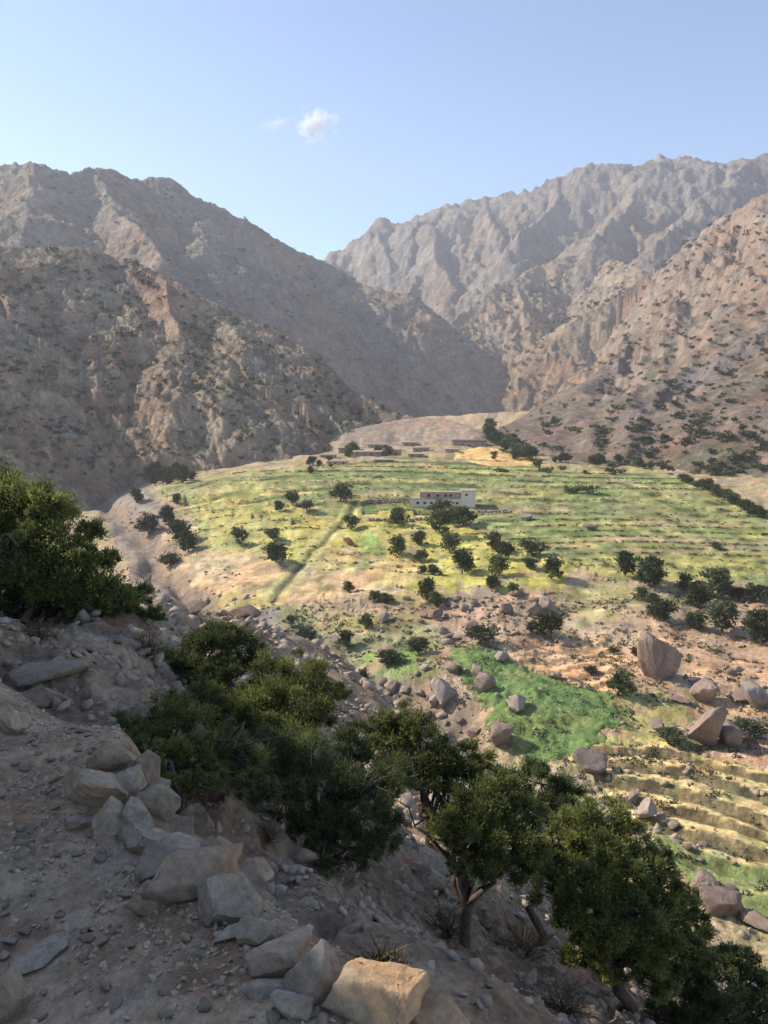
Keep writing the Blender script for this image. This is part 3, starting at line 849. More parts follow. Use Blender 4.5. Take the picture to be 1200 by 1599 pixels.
M_rub = plain_mat("valley_rubble", (.36, .27, .21), .35, .8, .9, .3)

# ------------------------------------------------------------------ the kerb stones along the path (u, v of the middle, width, height in the photograph)
def hit_near(u, v, y0=1.2, y1=60): return hits([(u, v)], [lambda a, b: H_near(a, b)], y0, y1, 1200)[0]
KERB = [
 (168,1188,72,44,.55,M_stone,"blocky tan stone at the far end of the path kerb, beneath the bush"),
 (143,1238,98,56,.45,M_stone,"pinkish block of the kerb just below the tan end stone"),
 (172,1284,62,56,.6,M_stone,"small brown stone wedged beside the upright grey kerb stone"),
 (212,1286,58,60,.9,M_stoneg,"upright pointed grey stone in the upper kerb"),
 (238,1312,104,40,.35,M_stoneg,"thin flat grey slab poking out from the kerb"),
 (262,1345,96,50,.4,M_slabs,"dark weathered slab lying behind the biggest kerb slab"),
 (296,1374,140,74,.36,M_stone,"biggest tilted tan slab midway along the path kerb"),
 (232,1408,52,44,.6,M_stone,"small brown stone tucked under the left end of the biggest kerb slab"),
 (362,1412,90,74,.7,M_stoneg,"angular grey green stone on the kerb, right of the biggest slab"),
 (366,1458,58,22,.3,M_stoneg,"little flat grey stone lying below the angular grey green stone"),
 (432,1500,98,62,.55,M_stone,"orange brown stone on the lower kerb"),
 (492,1534,86,78,.8,M_stoneg,"rough grey stone next to the orange brown one on the lower kerb"),
 (414,1548,72,22,.3,M_stoneg,"long thin grey stone lying on the gravel near the lower kerb"),
 (572,1570,150,92,.55,M_stone,"large yellowish tan block at the bottom edge of the photo"),
 (672,1592,120,74,.55,M_stone,"tan block at the bottom edge, right of the yellowish block"),
 (4,1574,72,60,.7,M_stone,"brown stone at the bottom left corner of the path"),
 (52,1498,86,22,.25,M_stoneg,"pale flat stone sunk into the path on the left"),
 (50,1062,150,40,.22,M_slabs,"long pale rock ledge at the left, below the trunk"),
 (14,1132,64,36,.5,M_stone,"reddish rock at the left edge above the path"),
 (62,1092,80,36,.5,M_slabs,"dark rock under the long pale ledge"),
 (66,958,60,30,.6,M_stoneg,"pale stone among the roots under the left tree"),
 (222,1212,60,60,.8,M_slabs,"dark stone in the hollow right of the tan end stone"),
 (246,1258,56,60,.8,M_slabs,"dark stone in the hollow right of the upright pointed stone"),
 (196,1232,52,40,.5,M_stoneg,"flat grey stone between the pinkish block and the upright pointed stone"),
 (318,1330,70,34,.4,M_stone,"tan stone behind the upper end of the biggest kerb slab"),
 (396,1462,64,42,.5,M_stone,"brown kerb stone between the angular grey green stone and the orange brown one"),
 (458,1578,60,34,.4,M_stoneg,"grey stone lying before the rough grey kerb stone"),
 (622,1548,64,52,.6,M_slabs,"dark stone wedged behind the two blocks at the bottom edge"),
 (120,1290,46,22,.3,M_stoneg,"small flat stone on the gravel left of the brown wedged stone"),
 (300,1290,60,70,.9,M_slabs,"dark stone below the kerb in the shade of the bush"),
 (390,1370,70,60,.7,M_slabs,"dark brown stone dropped behind the grey green kerb stone"),
]
for i, (u, v, w_, h_, zr, mt, lab) in enumerate(KERB):
    p = hit_near(u, v + h_ * .30)
    s = math.hypot(p[0], math.hypot(p[1], p[2] - 1.6)) / F
    W = w_ * s * 1.12; Hh = max(h_ * s * .95, .02); D = W * (.62 if zr > .3 else .55)
    me = rock_mesh("stone", 50 + i * 7, mt, n=5, dims=(W, D, Hh * (1.25 if zr > .3 else 1.0)), cuts=20 + i % 6, rough=.05, depth=(.34, .66))
    o = link("stone", me, loc=(p[0], p[1] + D * .12, p[2] + Hh * .26), rot=(random.uniform(-.3, .05), random.uniform(-.25, .3), random.uniform(-.5, .9)))
    tag(o, lab, "stone", "stones of the path kerb" if i < 16 else None)

# gravel and loose stones
small = [rock_verts(900 + i, n=1, dims=(1, 1, 1), cuts=5, rough=.15, depth=(.5, .85)) for i in range(8)]
mids = [rock_verts(950 + i, n=2, dims=(1, 1, 1), cuts=13, rough=.10, depth=(.35, .7)) for i in range(8)]
r_ = np.random.default_rng(5)
n = 56000
rr_ = 1.0 + 4.6 * r_.uniform(0, 1, n) ** .9; aa = np.radians(r_.uniform(-58, 22, n))
gx, gy = np.sin(aa) * rr_, np.cos(aa) * rr_
ee = edge_side(gx, gy)
dens = smooth(-.2, .4, fbm(gx / .5, gy / .5, 3, 201)) * .75 + .25
keep = (ee < .05) & (ee > -2.2) & (r_.uniform(0, 1, n) < dens) & (r_.uniform(0, 1, n) < .95 * np.exp(-np.maximum(-ee - .15, 0) / .8) + .12)
gx, gy = gx[keep], gy[keep]; gp_ = np.stack([gx, gy, H_near(gx, gy)], -1)
gs = .005 + .024 * r_.uniform(0, 1, len(gx)) ** 3.0
tag(link("gravel", scatter_mesh("gravel", gp_, gs, small, M_grav, (.6, .25))), "grey gravel and chips strewn over the footpath", "gravel", kind="stuff")
n = 17000
rr_ = 1.9 + 16 * r_.uniform(0, 1, n) ** 1.6; aa = np.radians(r_.uniform(-32, 40, n))
gx, gy = np.sin(aa) * rr_, np.cos(aa) * rr_
ee = edge_side(gx, gy)
keep = (ee > .15) & (r_.uniform(0, 1, n) < .3 + smooth(-.1, .4, fbm(gx / 1.5, gy / 1.5, 3, 203)))
gx, gy = gx[keep], gy[keep]; gp_ = np.stack([gx, gy, H_near(gx, gy)], -1)
gs = (.02 + .10 * r_.uniform(0, 1, len(gx)) ** 3.0) * np.clip(np.hypot(gx, gy) / 5, .6, 2.4)
tag(link("scree", scatter_mesh("scree", gp_, gs, small, M_scree, (.7, .3))), "loose broken rock chips covering the shaded slope under the bushes", "scree", kind="stuff")
n = 7500
rr_ = 9 + 26 * r_.uniform(0, 1, n) ** 1.2; aa = np.radians(r_.uniform(-30, 28, n))
gx, gy = np.sin(aa) * rr_, np.cos(aa) * rr_
keep = r_.uniform(0, 1, n) < .25 + smooth(-.1, .4, fbm(gx / 4, gy / 4, 3, 205))
gx, gy = gx[keep], gy[keep]; gp_ = np.stack([gx, gy, H_near(gx, gy)], -1)
tag(link("rubble", scatter_mesh("rubble", gp_, .08 + .45 * r_.uniform(0, 1, len(gx)) ** 3.5, small, M_scree, (.8, .35))), "broken rock covering the outer bank of the hillside towards the stream", "rubble", kind="stuff")
pm_mesh = [mesh_from("pebble", V, Fc, M_stoneg) for V, Fc in mids] + [mesh_from("pebble", V, Fc, M_stone) for V, Fc in mids[:3]]
k = 0
for i in range(1800):
    rr0 = 1.5 + 3.4 * random.random() ** .8; a0 = R(random.uniform(-38, 12))
    x0, y0 = math.sin(a0) * rr0, math.cos(a0) * rr0
    e0 = float(edge_side(np.array([x0]), np.array([y0]))[0])
    if e0 > -.08 or e0 < -1.3 or random.random() > math.exp(-(-e0) / .6): continue
    s0 = random.uniform(.025, .06)
    o = link("pebble", random.choice(pm_mesh), loc=(x0, y0, float(H_near(x0, y0)) + s0 * .12), rot=(random.uniform(-.3, .3), random.uniform(-.3, .3), random.uniform(0, 6.3)), scl=(s0, s0 * random.uniform(.5, .95), s0 * random.uniform(.25, .6)))
    tag(o, "small flat grey stone lying on the footpath beside the kerb", "stone", "small stones on the footpath"); k += 1
    if k >= 230: break
sm_mesh = [mesh_from("slope_stone", V, Fc, M_slabs) for V, Fc in mids]
for i in range(170):
    rr0 = 3.2 + 15 * random.random() ** 1.3; a0 = R(random.uniform(-27, 30))
    x0, y0 = math.sin(a0) * rr0, math.cos(a0) * rr0
    e0 = float(edge_side(np.array([x0]), np.array([y0]))[0])
    if e0 < .35: continue
    s0 = random.uniform(.10, .26) * min(2.2, max(.8, rr0 / 6))
    o = link("slope_stone", random.choice(sm_mesh), loc=(x0, y0, float(H_near(x0, y0)) + s0 * .08), rot=(random.uniform(-.6, .2), random.uniform(.2, .8), random.uniform(0, 6.3)), scl=(s0, s0 * random.uniform(.5, .95), s0 * random.uniform(.3, .65)))
    tag(o, "dark angular rock lying on the shaded slope under the bushes", "rock", "loose rocks on the shaded slope")

for i in range(64):
    t_ = random.uniform(1.2, 8.6); k_ = int(t_); f_ = t_ - k_
    q_ = EDGE[k_] * (1 - f_) + EDGE[k_ + 1] * f_; off = random.uniform(.16, .5)
    x0, y0 = q_[0] + off * .7, q_[1] + off * .7; s0 = random.uniform(.12, .30)
    o = link("slope_stone", random.choice(sm_mesh), loc=(x0, y0, float(H_near(x0, y0)) + s0 * .1), rot=(random.uniform(-.5, .3), random.uniform(-.1, .7), random.uniform(0, 6.3)), scl=(s0, s0 * random.uniform(.5, .9), s0 * random.uniform(.35, .7)))
    tag(o, "dark rough stone packed under the outer side of the path kerb", "rock", "stones packed under the kerb")

# ------------------------------------------------------------------ the near trees and bushes
def near_plant(name, label, cat, base, blobs_px, mat, n_leaf, seed, L=.05, Wd=.018, r0=.05, sub=18, group=None, fork=.35, dead=None, subr=.3, upb=.5):
    """blobs_px: (u, v, distance, radius px). The trunk grows from the base, its limbs reach every clump."""
    r = np.random.default_rng(seed)
    B = at(*base); zb = float(H_near(B[0], B[1])); B = np.array([B[0], B[1], min(B[2], zb + .05) if B[2] > zb else B[2]])
    root = empty(name, B)
    tag(root, label, cat, group)
    blobs = []
    for (u, v, Yd, rp) in blobs_px:
        cp = at(u, v, Yd) - B; rad_ = rp * Yd / F * 1.22
        blobs.append((cp, (rad_, rad_ * .95, rad_ * .85)))
    allc = np.array([b[0] for b in blobs]); mid = allc.mean(0) * fork
    VV, FF = [], []
    P, q = limb((0, 0, -.3), mid, r0, r0 * .7, r, 8, .10); tube(P, q, 8, VV, FF)
    link("trunk", mesh_from("trunk", np.concatenate(VV), FF, M_bark, True), root)
    twigs = []
    cm = crown_mesh("crown", blobs, mat, n_leaf, L, Wd, seed + 1, sub, twigs=twigs, subr=subr, upb=upb)
    VV, FF = [], []
    for cb, rb in blobs:
        P, q = limb(mid * r.uniform(.6, 1), cb, r0 * .5, r0 * .16, r, 7, .16, -.08); tube(P, q, 5, VV, FF)
    for a, b_ in twigs:
        P, q = limb(a, b_, r0 * .15, .0025, r, 4, .2); tube(P, q, 3, VV, FF)
    for (u, v, Yd) in (dead or []):
        P, q = limb(mid, at(u, v, Yd) - B, r0 * .4, .004, r, 7, .2); tube(P, q, 5, VV, FF)
    link("branches", mesh_from("branches", np.concatenate(VV), FF, M_bark, True), root)
    link("crown", cm, root)
    return root

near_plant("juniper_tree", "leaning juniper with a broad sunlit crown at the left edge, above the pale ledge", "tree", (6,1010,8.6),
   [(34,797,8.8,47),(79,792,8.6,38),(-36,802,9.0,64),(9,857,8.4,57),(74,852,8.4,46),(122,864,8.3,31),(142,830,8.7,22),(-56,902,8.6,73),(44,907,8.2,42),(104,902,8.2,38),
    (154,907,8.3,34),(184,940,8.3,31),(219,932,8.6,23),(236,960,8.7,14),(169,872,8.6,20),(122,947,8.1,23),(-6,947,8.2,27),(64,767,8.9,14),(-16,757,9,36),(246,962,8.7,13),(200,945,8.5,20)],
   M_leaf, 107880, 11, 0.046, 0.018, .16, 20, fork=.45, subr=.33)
near_plant("juniper_bush", "dense dark juniper bush standing highest behind the middle bush", "bush", (330,1110,7.4),
   [(330,1012,7.6,44),(298,1030,7.5,34),(372,1022,7.7,38),(310,1062,7.3,44),(362,1068,7.2,44),(400,1040,7.6,20),(270,1085,7.1,28),(345,995,7.7,24)],
   M_leafd, 45240, 12, 0.034, 0.013, .05, 18)
near_plant("juniper_bush", "light green feathery bush in the middle, right of the dark one", "bush", (440,1160,6.8),
   [(430,1060,7.0,42),(470,1052,7.0,38),(400,1100,6.8,46),(455,1100,6.7,50),(505,1085,6.9,28),(530,1080,7,16),(380,1130,6.6,44),(440,1140,6.5,50),(500,1120,6.8,24),(345,1120,6.6,40)],
   M_leaf, 62640, 13, 0.031, 0.010, .05, 20, dead=[(520,1040,7),(415,1020,7.2)])
near_plant("juniper_bush", "low spreading bush hanging over the far end of the kerb", "bush", (250,1215,4.9),
   [(160,1138,5.0,24),(150,1172,4.8,18),(225,1180,4.4,30),(246,1212,4.2,26),(232,1240,4.0,24),(205,1215,4.1,16),(262,1262,3.9,18),(215,1200,4.3,30),(285,1275,4.1,20),(175,1155,4.9,30),(165,1165,4.8,20),(230,1200,4.6,30),(250,1240,4.5,22),(205,1140,5.0,36),(240,1165,4.8,38),(215,1185,4.6,26),(280,1135,5.1,44),(300,1180,4.7,40),(345,1175,4.9,44),(260,1110,5.3,34),(290,1225,4.4,24),(330,1215,4.5,30),(380,1190,4.8,38),(385,1225,4.5,26),(318,1095,5.5,30)],
   M_leaf, 80040, 14, 0.026, 0.008, .04, 20, dead=[(400,1130,4.6),(440,1150,4.6),(355,1240,4.2)])
near_plant("juniper_bush", "drooping bush of fine grey green twigs overhanging the scree in the middle", "bush", (470,1275,5.2),
   [(430,1180,5.3,46),(480,1185,5.4,50),(540,1170,5.6,36),(450,1230,5.1,46),(510,1235,5.2,56),(570,1215,5.5,48),(560,1280,5.1,56),(605,1250,5.4,40),(500,1290,5.0,44),(540,1325,4.9,34),(450,1275,5.0,34),(595,1310,5.0,30),(410,1240,4.9,28),(620,1210,5.3,34),(560,1160,5.6,34),(575,1340,4.9,26),(500,1355,4.7,22)],
   M_leafd, 80040, 15, 0.028, 0.007, .045, 20, dead=[(640,1180,5.3),(655,1210,5.2),(485,1165,5.1)])
near_plant("juniper_tree", "juniper with a pale yellow green top and crooked bare limbs, centre", "tree", (748,1560,5.4),
   [(628,1125,6.3,30),(650,1140,6.2,28),(615,1165,6.2,28),(655,1185,6.1,40),(700,1180,6.2,38),(735,1195,6.1,34),(690,1215,6.0,40),(640,1210,6,28),
    (740,1255,5.8,46),(780,1240,5.9,36),(730,1300,5.6,44),(780,1300,5.6,52),(760,1345,5.5,34),(820,1275,5.8,30),(825,1320,5.6,36),(715,1350,5.4,22),(700,1290,5.7,30),(590,1140,6.3,24),(605,1190,6.2,26),(800,1360,5.6,30)],
   M_leaf, 104400, 16, 0.030, 0.011, .055, 20, fork=.68, dead=[(620,1250,5.8),(690,1240,5.8),(640,1290,5.6)])
near_plant("juniper_tree", "round crowned juniper just behind the crooked one, brownish at the top", "tree", (850,1480,6.9),
   [(845,1225,7.2,40),(880,1235,7.2,28),(810,1230,7.2,28),(870,1265,7.0,34),(800,1260,7,26),(840,1275,7,34),(780,1215,7.2,20)],
   M_leafd, 38280, 17, 0.031, 0.011, .05, 18, fork=.5)
near_plant("juniper_tree", "big bright green sunlit juniper at lower right with dark trunks under it", "tree", (962,1590,6.0),
   [(900,1300,6.4,36),(935,1285,6.5,40),(975,1310,6.4,36),(1010,1335,6.4,30),(880,1345,6.2,44),(930,1350,6.1,52),(985,1365,6.1,46),(1030,1390,6.1,40),(870,1395,6.0,36),(920,1410,5.9,48),
    (980,1430,5.9,48),(1040,1445,5.9,44),(1075,1430,6.1,28),(940,1460,5.8,40),(1000,1480,5.8,42),(1060,1490,5.9,34),(890,1440,5.9,28),(1030,1360,6.3,24),(840,1340,6.2,32),(1085,1480,5.9,34),(900,1490,5.8,28),(950,1510,5.7,30),(1020,1530,5.7,34),(870,1320,6.4,30)],
   M_leaf, 146160, 18, 0.031, 0.012, .07, 20, fork=.55)
near_plant("juniper_bush", "dark low bush filling the bottom right corner", "bush", (1110,1660,6.3),
   [(1085,1510,6.4,40),(1120,1510,6.5,36),(1070,1555,6.2,40),(1120,1555,6.2,48),(1165,1545,6.4,34),(1185,1575,6.4,34),(1090,1600,6.0,44),(1150,1600,6.1,50),(1200,1610,6.2,40),(1040,1590,6,30),(1150,1500,6.5,30),(1190,1540,6.5,34),(1060,1500,6.3,28),(1215,1570,6.4,36)],
   M_leafd, 80040, 19, 0.031, 0.011, .05, 20)
# twiggy dry shrubs on the slope
for i, (u, v, w_, lab) in enumerate([(700,1440,70,"dry brown twiggy shrub left of the crooked trunk"),(820,1470,90,"dry twiggy shrub between the two lower tree trunks"),
        (640,1250,50,"bare straw coloured twigs between the drooping bush and the crooked tree"),(880,1560,80,"dry brush at the foot of the lower right trees"),(420,1300,50,"bare twigs in the dark hollow behind the kerb"),
        (60,985,50,"dry twigs among the roots of the left tree"),(230,1010,50,"grey dry shrub on the rocky bank above the kerb bushes"),(600,1520,60,"low dry scrub on the scree right of the lower kerb")]):
    p = hit_near(u, v + w_ * .3, 2, 40); s = np.linalg.norm(p - EYE) / F; rr0 = w_ * s * .5
    r = np.random.default_rng(300 + i); VV, FF = [], []
    for k in range(60):
        d = r.normal(size=3); d[2] = abs(d[2]) + .4; d /= np.linalg.norm(d); e1 = d * rr0 * r.uniform(.6, 1.5)
        P, q = limb((0, 0, 0), e1, .004, .0015, r, 4, .2); tube(P, q, 3, VV, FF)
        for kk in range(2):
            P2, q = limb(P[2], P[2] + r.normal(0, rr0 * .4, 3), .0025, .001, r, 3, .2); tube(P2, q, 3, VV, FF)
    tag(link("dry_shrub", mesh_from("dry_shrub", np.concatenate(VV), FF, M_dry), loc=p), lab, "shrub")

# ------------------------------------------------------------------ valley trees
def far_tree_protos(mat, seed, k, tall=1.0, nl=1500, trunk=True):
    out = []
    for i in range(k):
        r = np.random.default_rng(seed + i); bl = []
        for j in range(9 + i % 3):
            a = r.uniform(0, 6.3); q = r.uniform(0, .27); hz_ = r.uniform(.16, .64)
            q *= 1.25 - hz_
            bl.append(((math.cos(a) * q, math.sin(a) * q, tall * hz_), (r.uniform(.17, .27), r.uniform(.17, .27), r.uniform(.15, .24) * tall)))
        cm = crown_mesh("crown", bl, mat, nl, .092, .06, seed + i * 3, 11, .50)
        VV, FF = [], []
        P, q = limb((0, 0, -.15), (r.uniform(-.05, .05), 0, tall * .5), .03, .015, r, 5, .1); tube(P, q, 6, VV, FF)
        for b in bl[:5]:
            P2, q = limb(P[3], b[0], .018, .006, r, 4, .1); tube(P2, q, 4, VV, FF)
        out.append((cm, mesh_from("trunk", np.concatenate(VV), FF, M_bark, True)))
    return out
PT = {'j': far_tree_protos(M_leaff, 700, 6), 'd': far_tree_protos(M_leafd, 730, 4), 'g': far_tree_protos(M_leafg, 760, 3), 'p': far_tree_protos(M_leaff, 790, 3, 1.5)}
GF = [lambda a, b: H_valley(a, b)] + [MT['slope'], MT['mound'], MT['spur']]
def place_trees(rows, name, cat, group=None, yr=(40, 640)):
    pts = hits([(r[0], r[1]) for r in rows], GF, yr[0], yr[1], 1100)
    out = []
    for (u, v, w_, h_, kind, lab), p in zip(rows, pts):
        s = np.linalg.norm(p - EYE) / F
        cm, tm = random.choice(PT[kind])
        root = empty(name, p, random.uniform(0, 6.3)); hh = h_ * s * (1.25 if kind != 'p' else .85)
        root.scale = (w_ * s * 1.32, w_ * s * 1.32, hh)
        tag(root, lab, cat, group)
        link("trunk", tm, root); link("crown", cm, root); out.append(root)
    return out
TR = [
 (213,786,20,22,'j',"small dark bush on the left rim of the plateau, at its far corner"),
 (278,788,15,16,'j',"tiny bush on the pale green strip left of the plateau"),
 (457,789,26,24,'j',"round dark tree on the yellow plot, larger of a close pair"),
 (436,798,18,16,'j',"small bush just left and below the round tree of the pair on the yellow plot"),
 (480,799,24,18,'g',"greyish bush just right and below the round tree of the pair"),
 (532,783,40,30,'d',"dark clump at the upper end of the diagonal ditch"),
 (549,828,28,26,'d',"dark tree with a long shadow below the upper end of the ditch"),
 (263,820,26,30,'j',"upper tree of the green clump at the left edge of the fields"),
 (280,846,36,34,'j',"middle tree of the green clump at the left edge of the fields"),
 (296,862,34,34,'j',"lowest tree of the green clump at the left edge of the fields"),
 (375,852,24,30,'d',"lone round dark tree on the ochre edge, left part of the fields"),
 (428,845,30,20,'g',"pale brownish bush above the big bush beside the ditch"),
 (433,880,48,36,'j',"broad bush beside the diagonal ditch with a shadow reaching the ditch"),
 (266,886,38,24,'g',"low grey bush with a dark shadow by the ochre patch on the left"),
 (233,836,40,36,'g',"grey leafless looking tree on the stony river bank at left"),
 (621,820,36,30,'d',"dark bush below the left end of the stone house"),
 (622,868,34,32,'d',"round dark tree on the yellow slope below the house, leftmost"),
 (655,852,24,22,'j',"small tree right of the round dark one below the house"),
 (657,878,24,20,'g',"small brownish bush under the small tree below the house"),
 (690,838,40,46,'d',"tall dark tree close below the house, at its right"),
 (724,822,52,34,'d',"wide dark tree in front of the right end of the house"),
 (690,806,40,26,'g',"grey green tree directly in front of the house"),
 (702,862,34,32,'d',"dark tree below the tall one, on the yellow slope"),
 (722,897,38,40,'j',"dark tree lower down the yellow slope, above the boulders"),
 (546,927,20,20,'d',"small upright bush alone on the red soil, centre left"),
 (585,940,24,18,'d',"left one of two low bushes on the red soil bank"),
 (605,941,24,16,'d',"right one of two low bushes on the red soil bank"),
 (668,938,30,36,'j',"tall bush at the left of the boulder bank"),
 (682,948,28,26,'d',"lower bush touching the tall one at the left of the boulder bank"),
 (661,897,18,14,'d',"tiny left bush of a pair above the boulder bank"),
 (680,899,24,18,'d',"right bush of a pair above the boulder bank"),
 (776,862,32,32,'d',"upper tree of the column right of the yellow slope"),
 (792,874,28,30,'j',"tree just under the upper one in the column right of the yellow slope"),
 (778,900,36,34,'d',"third tree down the column right of the yellow slope"),
 (768,925,30,28,'j',"lowest tree in the column right of the yellow slope"),
 (801,928,26,18,'d',"low bush right of the lowest tree in the column"),
 (833,869,40,26,'d',"wide tree on the plateau rim, right of the tree column"),
 (829,888,26,18,'j',"small bush beneath the wide tree on the plateau rim"),
 (862,905,36,36,'d',"round dark tree on the plateau rim with bare ground on its right"),
 (978,902,36,44,'j',"left tree of the big pair on the rim above the peaked boulder"),
 (1012,915,54,46,'j',"right and broader tree of the big pair on the rim above the peaked boulder"),
 (1002,937,24,20,'d',"small bush under the big pair"),
 (1022,945,30,18,'d',"flat dark bush under the broader tree of the big pair"),
 (1038,968,48,28,'j',"low wide bush just above the peaked boulder"),
 (1068,928,20,34,'j',"narrow bush at the left end of the right hand thicket"),
 (1092,950,44,40,'j',"leafy tree in the right hand thicket, front left"),
 (1112,932,50,44,'d',"tallest dark tree of the right hand thicket"),
 (1152,938,34,20,'j',"low bush right of the tallest tree of the thicket"),
 (1182,940,46,26,'j',"bush at the right end of the thicket, on the rim"),
 (1130,990,54,48,'g',"big grey green tree below the thicket"),
 (1086,982,34,24,'j',"small round bush left of the big grey green tree"),
 (1188,1008,52,52,'j',"tree cut by the right edge of the photo, below the thicket"),
 (860,998,46,42,'j',"bush with a dark shadow above the orange terraces"),
 (832,988,22,20,'g',"small grey bush left of the one above the orange terraces"),
 (966,1086,42,40,'d',"single dark green tree at the top right corner of the bright meadow"),
 (992,1025,14,14,'d',"tiny dark bush left of the peaked boulder"),
 (958,1022,24,10,'g',"low grey tuft on the slope left of the peaked boulder"),
 (924,1052,24,10,'j',"low yellow green tuft on the orange terraces"),
 (571,983,26,26,'d',"dark bush on the grassy bank left of the stream"),
 (540,1012,26,28,'j',"green bush on the stream bank, lower left of the dark one"),
 (455,978,18,18,'d',"little dark bush near the stony bank, left"),
 (476,1005,34,26,'g',"brown bush on the stony bank, left"),
 (655,1022,44,26,'g',"grey scrub at the upper end of the stream boulders"),
 (750,1005,54,26,'g',"wide grey green scrub above the bright meadow"),
 (565,1080,26,40,'j',"green bush beyond the middle bushes, left of the stream"),
 (608,1035,50,16,'j',"flat green scrub on the stream bank"),
 (1120,858,22,10,'d',"small dark bush alone on the right hand terraces"),
 (1050,1160,50,20,'g',"grey green scrub between the meadow and the tall split boulder"),
 (1170,1150,50,24,'g',"pale scrub above the golden terraces at right"),
]
place_trees(TR, "tree", "tree")
hd = ray_hit(H_valley, 908, 770)
sH = np.linalg.norm(hd - EYE) / F
hb = [((x * sH, r0 * sH * .3, sH * 5), (sH * 8, sH * 6, sH * 7)) for x, r0 in ((-22, 1), (-12, -2), (-2, 2), (9, 0), (19, 1))]
tag(link("hedge", crown_mesh("hedge", hb, M_leafd, 1500, .6, .4, 77, 10, .5), loc=hd), "long dark hedge standing alone on the plateau, right of the house", "hedge")

# groves
def rows_rand(n, pts, w0, w1, kinds, lab, asp=1.0):
    out = []
    for i in range(n):
        t = random.random() * (len(pts) - 1); k = int(t); f = t - k
        u = pts[k][0] * (1 - f) + pts[k + 1][0] * f + random.uniform(-1, 1) * pts[k][2]; v = pts[k][1] * (1 - f) + pts[k + 1][1] * f + random.uniform(-1, 1) * pts[k][3]
        w_ = random.uniform(w0, w1); out.append((u, v, w_, w_ * asp * random.uniform(.8, 1.2), random.choice(kinds), lab))
    return out
place_trees(rows_rand(17, [(758,672,8,12),(780,690,12,10),(810,712,14,6),(830,718,10,4)], 16, 24, 'ddjj', "dark tree in the grove along the gully between mound and slope"), "grove_tree", "tree", "trees of the gully grove")
place_trees(rows_rand(15, [(238,750,10,8),(265,752,12,8),(300,757,12,6)], 16, 26, 'jjg', "tree in the green grove at the foot of the left spur"), "grove_tree", "tree", "grove at the foot of the left spur")
place_trees([(1068 + i * 9.5 + random.uniform(-3, 3), 752 + i * 4.4 + random.uniform(-3, 3), random.uniform(15, 24), random.uniform(12, 20), random.choice('djj'), "dark tree in the row along the right edge of the plateau") for i in range(14)], "row_tree", "tree", "row of trees on the right edge of the plateau")
place_trees(rows_rand(14, [(485,742,2,2),(490,726,14,8),(520,718,14,6),(555,708,12,6),(600,706,20,6)], 10, 18, 'djg', "small dark tree among the houses of the village"), "village_tree", "tree", "trees round the village", (300, 640))
place_trees(rows_rand(12, [(850,724,20,3),(950,726,30,3),(1050,738,10,3)], 9, 16, 'dj', "low bush along the far edge of the plateau"), "rim_bush", "bush", "bushes on the far rim of the plateau")

# bushes of the slopes
def bush_protos(mat, seed, k, nl):
    out = []
    for i in range(k):
        r = np.random.default_rng(seed + i)
        bl = [((r.uniform(-.28, .28), r.uniform(-.28, .28), r.uniform(.12, .42)), (r.uniform(.16, .27),) * 2 + (r.uniform(.13, .22),)) for _ in range(5)]
        out.append(crown_mesh("bush", bl, mat, nl, .15, .10, seed + i, 7, .45))
    return out
BP = bush_protos(M_leaff, 820, 6, 260) + bush_protos(M_leafg, 840, 2, 240) + bush_protos(M_leafd, 850, 2, 240)
def slope_bushes(n, ur, vr, funcs, yr, wf, dens, label, group, name):
    uv = []
    while len(uv) < n * 3:
        u, v = random.uniform(*ur), random.uniform(*vr)
        if random.random() < dens(u, v): uv.append((u, v))
    P = hits(uv, funcs, *yr, 700); k = 0
    for (u, v), p in zip(uv, P):
        if k >= n: break
        if p[1] >= yr[1] * .985: continue
        s = np.linalg.norm(p - EYE) / F; w_ = wf(u, v) * random.uniform(.6, 1.35) * s
        o = link(name, random.choice(BP), loc=p, rot=(0, 0, random.uniform(0, 6.3)), scl=(w_, w_, w_ * random.uniform(.65, 1.0)))
        tag(o, label, "bush", group); k += 1
clump = lambda u, v: .15 + .85 * float(smooth(-.1, .5, noise(u / 45, v / 30, 301)))
front = [MT['slope'], lambda a, b: H_valley(a, b)]
slope_bushes(200, (770, 1210), (470, 745), front, (240, 1170), lambda u, v: 9 + 12 * (v - 470) / 270, lambda u, v: clump(u, v) * (v > 700 - (u - 780) * .62 + 0) * (.35 + .65 * (v - 440) / 300), "dark green juniper bush dotting the sunlit right slope", "bushes on the right slope", "slope_bush")
slope_bushes(80, (-20, 640), (420, 745), [MT['spur'], MT['ridge'], lambda a, b: H_valley(a, b)], (310, 700), lambda u, v: 11, lambda u, v: clump(u * 1.3, v) , "dark bush growing on the shaded left spur", "bushes on the left spur", "spur_bush")
